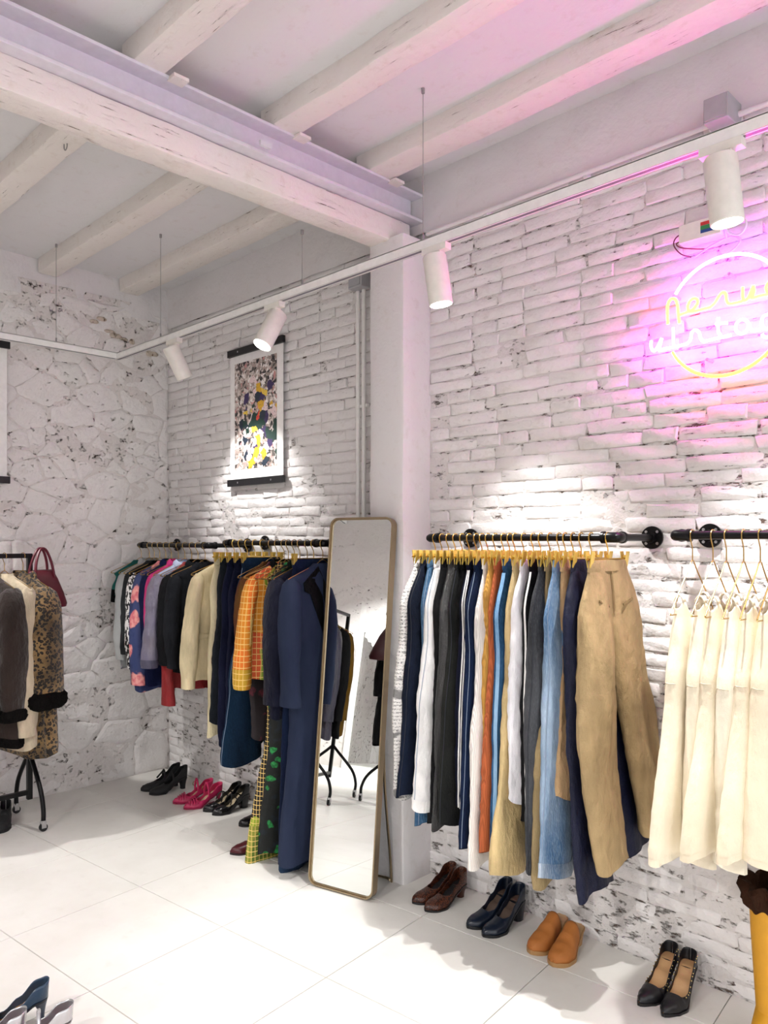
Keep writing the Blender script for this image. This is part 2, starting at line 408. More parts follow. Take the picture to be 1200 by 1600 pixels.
def wavy(axis, u0, u1, z0, z1, pos, du, amp, seed, thick=.12, sgn=1):
    """wall sheet with relief, backed by a solid slab"""
    mb = MB(); nu = max(2, int((u1-u0)/du)); nv = max(2, int((z1-z0)/du)); g = []
    for i in range(nu+1):
        for j in range(nv+1):
            u = u0+(u1-u0)*i/nu; z = z0+(z1-z0)*j/nv
            d = amp*(nz(u*3, z*3, seed)+.5*nz(u*9, z*9, seed+3)+.25*nz(u*25, z*25, seed+5))
            g.append((u, pos+d, z) if axis == 'y' else (pos+d, u, z))
    f = [(i*(nv+1)+j, (i+1)*(nv+1)+j, (i+1)*(nv+1)+j+1, i*(nv+1)+j+1) for i in range(nu) for j in range(nv)]
    if axis == 'x': f = [tuple(reversed(q)) for q in f]
    mb.add(g, f)
    c = ((u0+u1)/2, pos+sgn*(thick/2+.03), (z0+z1)/2) if axis == 'y' else (pos+sgn*(thick/2+.03), (u0+u1)/2, (z0+z1)/2)
    mb.box(c, (u1-u0, thick, z1-z0) if axis == 'y' else (thick, u1-u0, z1-z0)); return mb
wr = wavy('y', -2.60, 2.45, 0, 3.13, YW+.0045, .02, .006, 1).build('wall_right', M['mortar'])
tag(wr, 'white painted brick wall behind the neon sign and trouser rail', 'wall', kind='structure')
brick_wall(wr, -2.47, .75, 0, 3.12, YW+.006, 3)
wb = wavy('y', XL-.02, -2.60, 0, 3.13, YW+.0045, .02, .006, 2).build('wall_back', M['mortar'])
tag(wb, 'white painted brick wall behind the poster between stone wall and pillar', 'wall', kind='structure')
brick_wall(wb, XL+.02, -2.71, 0, 3.12, YW+.006, 4)
for nm, x0, x1, wl in (('a', -2.47, 2.45, wr), ('b', XL, -2.47, wb)):
    p = wavy('y', x0, x1, 3.085, ZC+.01, YW-.012, .03, .012, 11).build('plaster_band', M['plaster'], wl)
# pillar
pl = rough_box(-2.705, -2.477, 2.603, YW+.05, 0, 3.03, 1, 1, 60, .005, 9, .016).build('pillar', M['plaster'])
tag(pl, 'white plastered pillar carrying the ceiling beam', 'pillar', kind='structure')

# ------------------------------------------------------------------ rubble stone wall on the left
wl = wavy('x', -2.65, YW+.02, 0, 3.22, XL+.0085, .025, .009, 5, sgn=-1).build('wall_left', M['stonegap'])
tag(wl, 'white painted rubble stone wall on the left', 'wall', kind='structure')
pb = wavy('x', -2.65, YW+.02, 3.12, ZC+.01, XL+.01, .035, .02, 8, sgn=-1).build('plaster_band', M['plaster'], wl)
rnd = random.Random(12); seeds = []
y = .55; zrow = 0
rows = []; z = .06
while z < 3.16:
    hgt = rnd.choice([.07, .10, .13, .17, .22]); yy = .5+rnd.uniform(-.1, .1)
    while yy < YW+.1:
        ln = max(.08, hgt*rnd.uniform(.8, 2.6)); seeds.append((yy+ln/2+rnd.uniform(-.05, .05), (z+hgt/2+rnd.uniform(-.07, .07)), 1)); yy += ln
    z += hgt
def clip(poly, a, b2, c):     # keep a*u+b*v<=c
    out = []
    for i in range(len(poly)):
        p, q = poly[i], poly[(i+1) % len(poly)]; dp, dq = a*p[0]+b2*p[1]-c, a*q[0]+b2*q[1]-c
        if dp <= 0: out.append(p)
        if dp*dq < 0: t = dp/(dp-dq); out.append((p[0]+(q[0]-p[0])*t, p[1]+(q[1]-p[1])*t))
    return out
SK = 1.5
for i, (u, v_, _) in enumerate(seeds):
    poly = [(.4, 0), (YW-.005, 0), (YW-.005, 3.17), (.4, 3.17)]
    for j, (s, t, _) in enumerate(seeds):
        if i == j or abs(s-u) > .9 or abs(t-v_) > .7: continue
        a, b2 = (s-u), (t-v_)*SK*SK; c = (s*s-u*u)/2+SK*SK*(t*t-v_*v_)/2
        poly = clip(poly, a, b2, c)
        if len(poly) < 3: break
    if len(poly) < 3: continue
    cx = sum(p[0] for p in poly)/len(poly); cz = sum(p[1] for p in poly)/len(poly)
    fine = []
    for k in range(len(poly)):
        a, b2 = poly[k], poly[(k+1) % len(poly)]; L = math.hypot(a[0]-b2[0], a[1]-b2[1]); q = max(1, int(L/.04))
        for j in range(q): fine.append((a[0]+(b2[0]-a[0])*j/q, a[1]+(b2[1]-a[1])*j/q))
    gap = rnd.uniform(.000, .003); d = rnd.uniform(.008, .017); tu, tv = rnd.uniform(-.03, .03), rnd.uniform(-.03, .03)
    rings = []
    for ins, dep in ((0, -.01), (.001, d*.45), (.010, d*.85), (.035, d)):
        r = []
        for (p, q) in fine:
            L = math.hypot(p-cx, q-cz)+1e-6; k = max(.15, 1-(gap+ins)/L); P, Q = cx+(p-cx)*k, cz+(q-cz)*k
            if ins < .03: P += .012*nz(p*17, q*17, i*3.3); Q += .012*nz(p*17, q*17, i*5.1)
            dd = dep+((P-cx)*tu+(Q-cz)*tv if dep > 0 else 0)+(.005*nz(P*14, Q*14, 3) if dep > 0 else 0)
            r.append((XL+dd, P, Q))
        rings.append(r)
    mb = MB().loft(rings, False, False); n = len(fine)
    mb.add(rings[-1]+[(XL+d*1.05, cx, cz)], [(k, (k+1) % n, n) for k in range(n)])
    so = mb.build('stone', M['stone'], wl); so.data.polygons.foreach_set('use_smooth', [True]*len(so.data.polygons))
# exposed broken patch high up near the corner
ep = MB()
for k in range(9):
    ep.sphere((XL+.012, 2.25+.055*k+rnd.uniform(-.02, .02), 3.05-.018*k+rnd.uniform(-.03, .04)), (.014, rnd.uniform(.02, .045), rnd.uniform(.012, .022)), 8, 5)
ep.build('bare_stone', painted('bare_stone', 'cdbfb0', .6, '7a5640', 1.0, (14, 14, 14), .3, 'a88f78'), wl, label='patch of bare brownish stone without paint')
# wall opposite (behind the camera, seen in the mirror) and the part of the left wall beyond the stones
wf = wavy('y', XL, 2.45, 0, ZC, -2.62, .05, .01, 15, sgn=-1).build('wall_front', M['stone'])
tag(wf, 'white painted wall across the shop seen in the mirror', 'wall', kind='structure')
# ------------------------------------------------------------------ track, wires, boxes, conduits
def track(name, label, p, q, wires, side):
    p, q = Vector(p), Vector(q); d = (q-p); L = d.length; mid = (p+q)/2; ax = 'x' if abs(d.x) > abs(d.y) else 'y'
    t = thing(name, label, 'track', p)
    def bx(c, l, wy, h): return (c, (l, wy, h) if ax == 'x' else (wy, l, h))
    c = mid-p; b = MB(); b.box(*bx((c.x, c.y, .017), L, .036, .004))
    off = Vector((0, .016, 0)) if ax == 'x' else Vector((.016, 0, 0))
    for s in (-1, 1): b.box(*bx(c+off*s, L, .004, .036)); b.box(*bx(c+off*s*.78+Vector((0, 0, -.0165)), L, .0085, .003))
    b.build('track_rail', M['white'], t, False)
    MB().box(*bx(c+Vector((0, 0, -.0135)), L-.01, .016, .008)).build('track_slot', M['slot'], t, False)
    for (wx, top) in wires:
        o = (Vector((wx, p.y, 0)) if ax == 'x' else Vector((p.x, wx, 0)))-Vector((p.x, p.y, 0))
        wz = top-p.z; w_ = MB().cyl(o+Vector((0, 0, .018)), o+Vector((0, 0, wz)), .0014, 6).cyl(o+Vector((0, 0, .018)), o+Vector((0, 0, .045)), .005, 8)
        w_.cyl(o+Vector((0, 0, wz-.02)), o+Vector((0, 0, wz)), .007, 8); w_.build('suspension_wire', M['cable'], t)
    return t
track('lighting_track', 'white lighting track hung on wires along the brick walls', (XT-.02, YT, ZT), (2.2, YT, ZT),
      [(xat(661, YT), 3.36), (xat(472, YT), 3.02), (xat(251, YT), 3.36), (1.2, 3.36)], 1)
track('lighting_track', 'white lighting track running in front of the stone wall', (XT, YT-.02, ZT), (XT, -2.3, ZT),
      [(1.852, 3.34), (.9, 3.36), (-.9, 3.36)], 1)
track('lighting_track', 'white lighting track over the far side of the shop', (-4.3, -1.3, ZT), (2.2, -1.3, ZT), [(-3.6, 3.36), (-1.2, 3.36), (1.3, 3.36)], 1)  # unseen track, added to carry the fill lamps
spotlight((-3.90, YT, ZT-.018), (.04, .55, -1), 'white cylinder spotlight nearest the stone wall corner', power=.4)
spotlight((-2.975, YT, ZT-.018), (-.05, -.55, -1), 'tilted spotlight with glaring lens in front of the poster', power=1.0)
spotlight((-1.955, YT, ZT-.018), (.10, .10, -1), 'white spotlight beside the pillar above the trouser rail', power=1.0)
spotlight((-.878, YT, ZT-.018), (.08, .08, -1), 'large white spotlight above the pink neon sign', power=1.0)
spotlight((.3, YT, ZT-.018), (0, -.3, -1), 'white spotlight outside the frame beyond the neon sign', power=.8)
spotlight((XT, .9, ZT-.018), (.15, .25, -1), 'added unseen white spotlight above the rolling coat rack', power=.9)  # unseen lamp, added to help brighten ceiling and walls
spotlight((XT, -.9, ZT-.018), (.2, 0, -1), 'added unseen white spotlight on the stone wall track beyond the coat rack', power=.8)  # another unseen lamp added for fill
for k, xx in enumerate((-3.5, -2.0, -.5, 1.2)):  # unseen lamps, added to fill the room and brighten the wall across
    spotlight((xx, -1.3, ZT-.018), (-.2+.1*k, .75 if k in (1, 2) else -.5, -1), ['first', 'second', 'third', 'fourth'][k]+' added fill spotlight from the stone wall on the far track', power=(3.0 if k == 0 else 1.2))
# supply boxes that carry the track
t = thing('junction_box', 'grey track feed box above the big spotlight by the neon', 'box', ony(1128, 178, YW-.07))
bevel(MB().box((0, .005, 0), (.085, .12, .085)).build('housing', M['grey'], t, False), .004)
MB().box((0, -.057, 0), (.072, .006, .072)).build('lid', M['grey'], t, False)
p = ony(563, 437, YW-.045)
t = thing('junction_box', 'grey junction box on the brick beside the pillar top', 'box', p)
bevel(MB().box((0, 0, 0), (.10, .08, .10)).build('housing', M['grey'], t, False), .004); MB().box((0, -.042, 0), (.08, .006, .08)).build('lid', M['grey'], t, False)
t = thing('conduit_pipe', 'white conduit pair running down the wall beside the pillar', 'pipe', (-2.93, YW-.03, 0))
for dx in (-.022, .022): MB().cyl((dx, 0, .05), (dx, 0, p.z-.04), .011, 10).build('pipe', M['white'], t)
for zz in (.6, 1.5, 2.3): MB().box((0, .012, zz), (.085, .022, .016)).build('clip', M['white'], t, False)
t = thing('conduit_pipe', 'thin white conduit along the top of the brick wall', 'pipe', (-2.47, YW-.03, 3.065))
MB().cyl((0, 0, 0), (3.2, 0, .02), .010, 10).build('pipe', M['plaster'], t)
for k in range(6): MB().box((.35+.5*k, .012, .003*k), (.018, .03, .03)).build('clip', M['plaster'], t, False)
# hooks on the timber
t = tag(MB().tube(catmull([(0, 0, .03), (0, 0, 0), (.012, 0, -.014), (.028, 0, -.006), (.03, 0, .008)], 5), .0025, 6).build('ceiling_hook', M['cable']), 'small grey hook screwed into the left joist', 'hook')
t.location = (-3.25, 1.35, 3.25)

# ------------------------------------------------------------------ neon sign
YN = 2.735; NC, NR = Vector((-1.065, YN, 2.381)), .2075
def z7(pts): return [ony(980+a/5.4545, 360+b/5.4545, YN) for a, b in pts]
g_pink = glow('neon_pink_white', (.90, .035, 1.0), 40); g_blue = glow('neon_violet_white', (.50, .05, 1.0), 28)
g_yel = glow('neon_orange', (1.0, .045, .010), 30); g_gold = glow('neon_amber', (1.0, .07, .009), 22)
sg = thing('neon_sign', 'round pink and orange neon sign glowing on the brick wall', 'neon sign', (0, 0, 0))
def tubes(name, mat, *paths, r=.0062):
    mb = MB()
    for q in paths: mb.tube(catmull(z7(q), 6), r, 8)
    return mb.build(name, mat, sg)
def arc(a0, a1, n=40): return [NC+Vector((math.cos(math.radians(a0+(a1-a0)*i/n)), 0, math.sin(math.radians(a0+(a1-a0)*i/n))))*NR for i in range(n+1)]
MB().tube(arc(147, 8), .0062, 8).build('ring_tube', g_blue, sg); MB().tube(arc(-153, -20), .0062, 8).build('ring_tube', g_gold, sg)
tubes('letter', g_yel, [(348, 800), (343, 700), (346, 640), (362, 598), (388, 582), (415, 592), (430, 640), (436, 720), (446, 795)])
tubes('letter', g_yel, [(446, 722), (520, 695), (565, 668), (600, 622), (598, 590), (570, 580), (535, 600), (517, 650), (530, 690), (580, 690), (640, 674), (710, 655)])
tubes('letter', g_yel, [(710, 655), (750, 615), (790, 550), (820, 528), (842, 545), (848, 595), (870, 626), (920, 620), (985, 603)])
tubes('letter', g_yel, [(985, 482), (985, 560), (1000, 600), (1035, 570), (1075, 470)], [(1075, 470), (1080, 520), (1062, 578), (1120, 562), (1200, 545), (1260, 528)])
tubes('letter', g_yel, [(1260, 528), (1290, 490), (1285, 445), (1240, 430), (1200, 450), (1185, 490), (1200, 530), (1240, 540)])
tubes('letter', g_pink, [(205, 940), (205, 1000), (230, 1027), (262, 990), (296, 918)], [(296, 918), (280, 980), (272, 1020), (330, 1008), (395, 994)])
tubes('letter', g_pink, [(392, 828), (394, 900), (398, 985), (450, 982), (510, 965)])
tubes('letter', g_pink, [(510, 965), (540, 930), (550, 872), (580, 850), (612, 870), (626, 920), (652, 945), (720, 930), (790, 914), (885, 892)])
tubes('letter', g_pink, [(775, 742), (774, 810), (778, 865), (800, 900)], [(752, 800), (800, 792), (855, 790)])
tubes('letter', g_pink, [(1042, 805), (1012, 766), (970, 760), (932, 795), (928, 850), (968, 880), (1015, 860), (1040, 800), (1048, 830), (1075, 852), (1140, 842)])
tubes('letter', g_pink, [(1240, 730), (1200, 718), (1160, 735), (1145, 785), (1165, 832), (1205, 835), (1240, 790), (1238, 860), (1210, 905), (1165, 907), (1150, 885)])
clear = plain('clear_standoff', 'c9b6c9', .3)
for a, b2 in ((868, 370), (680, 1100), (396, 560), (1180, 1070)):
    q = ony(980+a/5.4545, 360+b2/5.4545, YN+.004); MB().cyl(q, q+Vector((0, .05, 0)), .006, 10).build('standoff', clear, sg)
tr = thing('neon_transformer', 'white transformer box with coloured label above the neon sign', 'transformer', ony(1098, 362, YW-.04))
bevel(MB().box((0, 0, 0), (.15, .06, .066)).build('housing', M['cream_metal'], tr, False), .003)
for k, (c, h, z) in enumerate((('c4342f', .012, .016), ('2f8a4c', .014, .002), ('27488f', .011, -.011))):
    MB().box((.03, -.0308, z), (.05, .001, h)).build('label_stripe', plain('label_%d' % k, c, .5), tr, False)
def cable(name, mat, label, pts, r=.003):
    return tag(MB().tube(catmull([ony(a, b2, yy) for a, b2, yy in pts], 6), r, 6).build(name, mat), label, 'cable')
cable('power_cable', plain('maroon_cable', '6b1f3a', .5), 'thin maroon cable looping out of the transformer', [(1070, 362, 2.75), (1056, 372, 2.74), (1053, 384, 2.735), (1064, 397, 2.74), (1080, 402, 2.76)], .0022)
cable('power_cable', plain('red_cable', '7d2440', .5), 'short dark red cable arching under the transformer', [(1070, 374, 2.75), (1057, 381, 2.735), (1064, 387, 2.735), (1085, 389, 2.745), (1102, 389, 2.77)], .0022)
cable('power_cable', plain('white_cable', 'e8e2ea', .4), 'coiled white cable right of the transformer', [(1136, 372, 2.75), (1132, 350, 2.74), (1146, 332, 2.735), (1162, 338, 2.735), (1166, 352, 2.735), (1156, 366, 2.74), (1140, 364, 2.74), (1134, 350, 2.735), (1148, 336, 2.73)], .004)
cable('power_cable', plain('pink_cable', 'ecc6e6', .4), 'pale cable running from the transformer to the neon ring', [(1085, 402, 2.77), (1110, 385, 2.755), (1140, 370, 2.75), (1156, 373, 2.745), (1152, 384, 2.745), (1138, 396, 2.75)], .004)

# ------------------------------------------------------------------ posters
def poster(name, label, loc, rz, seed):
    t = thing(name, label, 'poster', loc, rz); W, H = .54, .80
    MB().box((0, -.006, 0), (W, .002, H)).build('paper', M['paper'], t, False)
    m, nt, b = base('abstract_flower_print_%d' % seed); v = coords(nt, scale=(1, 1, 1))
    v2 = mix(nt, .06, v, noise_n(nt, v, 16, 3, out='Color'))
    vo = N(nt, 'ShaderNodeTexVoronoi'); nt.links.new(v2, vo.inputs['Vector']); vo.inputs['Scale'].default_value = 62
    sp = N(nt, 'ShaderNodeSeparateColor'); nt.links.new(vo.outputs['Color'], sp.inputs[0])
    k1 = ramp(nt, sp.outputs[0], [(0, hx('2a282c')), (.12, hx('5a524e')), (.24, hx('9d9088')), (.42, hx('d3c8c2')), (.68, hx('b59f98')), (.84, hx('efe9e6')), (.95, hx('c98f8d'))], 'CONSTANT')
    vo2 = N(nt, 'ShaderNodeTexVoronoi'); nt.links.new(v2, vo2.inputs['Vector']); vo2.inputs['Scale'].default_value = 21
    sp2 = N(nt, 'ShaderNodeSeparateColor'); nt.links.new(vo2.outputs['Color'], sp2.inputs[0])
    k2 = ramp(nt, sp2.outputs[1], [(0, hx('12382f')), (.25, hx('d9a92f')), (.42, hx('e6cfd0')), (.55, hx('1b2a3a')), (.7, hx('d94a3a')), (.78, hx('3a2a58')), (.88, hx('e3c24a'))], 'CONSTANT')
    px = N(nt, 'ShaderNodeSeparateXYZ'); nt.links.new(v, px.inputs[0])
    cen = mth(nt, 'ADD', mth(nt, 'POWER', mth(nt, 'MULTIPLY', mth(nt, 'SUBTRACT', px.outputs[0], .03), 4.6), 2.0), mth(nt, 'POWER', mth(nt, 'MULTIPLY', mth(nt, 'ADD', px.outputs[2], .06), 3.4), 2.0))
    sel = mth(nt, 'GREATER_THAN', mth(nt, 'SUBTRACT', sp2.outputs[2], mth(nt, 'MULTIPLY', cen, .75)), .12)
    fine = noise_n(nt, v, 90, 4, .7); col = mix(nt, sel, k1, k2)
    col = mix(nt, ramp(nt, fine, [(.36, G3(.6)), (.46, G3(0))]), col, hx('15141a')); nt.links.new(col, b.inputs['Base Color']); b.inputs['Roughness'].default_value = .6
    MB().box((-.005, -.0078, .005), (W-.11, .001, H-.14)).build('print', m, t, False)
    for s in (-1, 1):
        r = bevel(MB().box((0, -.012, s*(H/2+.005)), (W+.03, .02, .042)).build('hanging_bar', M['blackpl'], t, False), .002)
        for q in (-1, 1): MB().cyl((q*.17, -.0225, s*(H/2+.005)), (q*.17, -.0205, s*(H/2+.005)), .006, 8).build('screw', M['screw'], r)
    return t
poster('hanging_poster', 'abstract flower poster with black bars on the brick wall', ((-4.135-3.585)/2, YW-.02, 2.365), 0, 1)
poster('hanging_poster', 'poster with black bars at the left edge on stone wall', (XL+.045, 1.705-.285, 2.37), PI/2, 2)

# ------------------------------------------------------------------ pipe rails
def pipe_rail(x0, x1, z, label):
    t = thing('clothes_rail', label, 'rail', (x0, YR, z), 0, 'black iron pipe clothes rails'); L = x1-x0; d = YW-.012-YR
    MB().cyl((-.01, 0, 0), (L+.01, 0, 0), .0135, 16).build('pipe', M['black'], t)
    for xx, s in ((0, -1), (L, 1)):
        e = MB(); e.tube(catmull([(xx-s*.05, 0, 0), (xx-s*.012, 0, 0), (xx+s*.004, .012, 0), (xx, .05, 0)], 6), .0185, 14)
        e.cyl((xx-s*.052, 0, 0), (xx-s*.040, 0, 0), .0215, 14); e.cyl((xx, .042, 0), (xx, .054, 0), .0215, 14); e.build('elbow', M['black'], t)
        MB().cyl((xx, .04, 0), (xx, d, 0), .0135, 14).build('bracket_pipe', M['black'], t)
        f = MB().cyl((xx, d-.008, 0), (xx, d, 0), .043, 28).cyl((xx, d-.03, 0), (xx, d-.008, 0), .021, 16).build('flange', M['black'], t)
        for k in range(4):
            a = PI/4+k*PI/2; MB().cyl((xx+.031*math.cos(a), d-.0105, .031*math.sin(a)), (xx+.031*math.cos(a), d-.008, .031*math.sin(a)), .0055, 8).build('screw', M['screw'], f)
    return t
RA, RB, RC, RD = (-4.80, -3.962), (-3.783, -2.93), (-2.216, -1.347), (-1.13, -.26)
pipe_rail(*RA, 1.572, 'black iron pipe rail nearest the stone wall corner')
pipe_rail(*RB, 1.588, 'black iron pipe rail left of the mirror')
pipe_rail(*RC, ZR, 'black iron pipe rail holding the row of trousers')
pipe_rail(*RD, 1.618, 'black iron pipe rail holding the cream dresses')
def rail_z(x): return 1.572 if x < -3.9 else 1.588 if x < -2.5 else ZR if x < -1.3 else 1.618

# ------------------------------------------------------------------ standing mirror
def rrect(w_, h_, r, n=6):
    out = []
    for cx, cz, a0 in ((w_/2-r, h_/2-r, 0), (-w_/2+r, h_/2-r, PI/2), (-w_/2+r, -h_/2+r, PI), (w_/2-r, -h_/2+r, 1.5*PI)):
        for k in range(n+1): out.append((cx+r*math.cos(a0+k*PI/2/n), cz+r*math.sin(a0+k*PI/2/n)))
    return out
MW, MH, LEAN = .352, 1.715, math.radians(6.2)
mdir = math.atan2(2.401-2.316, -2.462+2.802)
mt = thing('standing_mirror', 'tall rounded champagne-framed mirror leaning beside the pillar', 'mirror', ((-2.802-2.462)/2, (2.316+2.401)/2, .004), mdir)
Ml = Matrix.Rotation(-LEAN, 4, 'X') @ Matrix.Translation((0, 0, MH/2))
fr = MB()
prof = [(0, -.022), (0, .02), (-.011, .02), (-.011, -.014), (-.0055, -.014), (-.0055, -.022)]
rings = []
for inset, dep in prof+[prof[0]]:
    rings.append([(u, dep, v_) for u, v_ in rrect(MW+2*inset, MH+2*inset, .042+inset)])
fr.loft(rings, False, False); o = fr.build('frame', M['brass'], mt); o.matrix_local = Ml
gm, nt, b = base('mirror_glass'); b.inputs['Base Color'].default_value = (.88, .91, .90, 1); b.inputs['Metallic'].default_value = 1; b.inputs['Roughness'].default_value = .005
q = rrect(MW-.022, MH-.022, .03); gl = MB().loft([[(u, y_, v_) for u, v_ in q] for y_ in (-.009, -.005)]); o = gl.build('mirror_glass', gm, mt, False); o.matrix_local = Ml
q = rrect(MW-.02, MH-.02, .03); o = MB().loft([[(u, y_, v_) for u, v_ in q] for y_ in (.004, .012)]).build('back_panel', M['blackpl'], mt, False); o.matrix_local = Ml
lg = MB(); hz = .95; yb = math.tan(LEAN)*hz
lg.tube(catmull([(-.13, yb+.03, hz), (-.13, yb+.035, .5), (-.13, .20, .03), (-.11, .21, .008), (.11, .21, .008), (.145, .20, .03), (.145, yb+.035, .5), (.145, yb+.03, hz)], 8), .006, 8)
lg.build('support_leg', M['brass'], mt)
# ------------------------------------------------------------------ hangers
HM = {}
def hook_pts(r=.0175, drop=.075):
    pts = [(0, r*math.cos(math.radians(a))*1.0, r*math.sin(math.radians(a))) for a in range(-35, 200, 18)]
    # from the open tip over the rail, then an S down to the centre
    return pts+[(0, -r*.9, -.012), (0, -.006, -.03), (0, 0, -.045), (0, 0, -drop)]
def hanger_mesh():
    HM['hook'] = MB().tube(catmull(hook_pts(), 3), .0023, 8).mesh('hook', M['gold'])
    HM['hookw'] = MB().tube(catmull(hook_pts(drop=.082), 3), .0021, 8).mesh('hook', M['goldw'])
    HM['bar'] = MB().cyl((0, -.145, -.077), (0, .145, -.077), .0035, 8).mesh('bar', M['gold'])
    c = MB()
    for s in (-1, 1):
        c.box((s*.008, 0, -.006), (.0035, .021, .056), Matrix.Rotation(s*.16, 3, 'Y'))
    c.cyl((-.009, -.012, -.004), (-.009, .012, -.004), .003, 6).box((0, 0, .004), (.012, .012, .008))
    HM['clip'] = c.mesh('clip', M['goldclip'], False)
    w_ = .205
    HM['frame'] = MB().tube(catmull([(0, 0, -.082), (0, -.05, -.107), (0, -w_+.01, -.165), (0, -w_, -.174), (0, -w_+.012, -.18), (0, 0, -.18), (0, w_-.012, -.18), (0, w_, -.174), (0, w_-.01, -.165), (0, .05, -.107)], 4, True), .0021, 8, closed=True).mesh('frame', M['goldw'])
    w_ = .16
    HM['frame_n'] = MB().tube(catmull([(0, 0, -.082), (0, -.04, -.12), (0, -w_+.01, -.232), (0, -w_, -.245), (0, -w_+.012, -.25), (0, 0, -.25), (0, w_-.012, -.25), (0, w_, -.245), (0, w_-.01, -.232), (0, .04, -.12)], 4, True), .0022, 8, closed=True).mesh('frame', M['goldw'])
hanger_mesh()
def clip_hanger(x, z, what, rz=0, half=.128, y=YR):
    t = thing('clip_hanger', 'gold clip hanger holding the '+what, 'hanger', (x, y, z), rz, 'gold clip hangers')
    link('hook', HM['hook'], t); link('bar', HM['bar'], t)
    for s in (-1, 1):
        o = link('clip', HM['clip'], t); o.location = (0, s*half, -.072)
    return t
def wire_hanger(x, z, what, rz=0, narrow=False, y=YR):
    t = thing('wire_hanger', 'pale gold wire hanger under the '+what, 'hanger', (x, y, z), rz, 'gold wire hangers')
    link('hook', HM['hookw'], t); link('frame', HM['frame_n' if narrow else 'frame'], t); return t

# ------------------------------------------------------------------ garments. Local frame: origin on the rail, x along the rail, -y to the room, z up
def sup(th, p=2.6):
    c, s = math.cos(th), math.sin(th); return math.copysign(abs(c)**(2/p), c), math.copysign(abs(s)**(2/p), s)
def wrinkle(a, z, th, seed, k=1.0):
    return k*(.009*nz(a*9+seed, z*3.2, seed)+.007*(.4-abs(nz(a*16+z*9, z*7+seed, seed*2)))+.004*(.3-abs(nz(a*24+z*34, z*26, seed))))
def leg_mesh(s, L, waist, hip, hem, inner, thick, seed, crease, lean, flare=0, rings=44, n=26, topz=-.083, twist=0, knee=None):
    R = []
    for i in range(rings+1):
        t = i/rings; z = topz-L*t
        ao = interp([(0, waist), (.2, hip), (.32, hip*.97), (.62, inner+2*(knee if knee else (hem*.5+hip*.24))), (1, inner+2*hem)], t)
        ai = interp([(0, -.004), (.27, -.006), (.36, .004), (1, inner)], t)
        hb = thick*interp([(0, .35), (.12, .75), (.3, 1), (.65, .82), (1, .8)], t)
        c, h = (ao+ai)/2, (ao-ai)/2; r = []
        for k in range(n):
            th = 2*PI*k/n; cu, sv = sup(th, 2.3)
            fo = 1+.26*min(1, t*3)*math.sin(3*th+seed+2*t)+.16*math.sin(5*th+seed*2-3*t)*t
            a = s*(c+h*cu*(1+.02*math.sin(6*t+seed))); b = hb*sv*fo
            if crease: b += math.copysign(.018*max(0, 1-abs(cu)*2.6)*min(1, t*5), sv)
            w_ = wrinkle(a, z, th, seed, min(1, .3+t*2))
            a += s*cu*w_+lean[1]*t+.012*math.sin(3.1*t+seed)*t
            b += sv*w_*1.6+lean[0]*t*t+flare*t*t*(.5+.5*cu)+twist*t*a
            r.append((b, a, z+.012*t*t*math.sin(th*2+seed)))
        R.append(r)
    return R
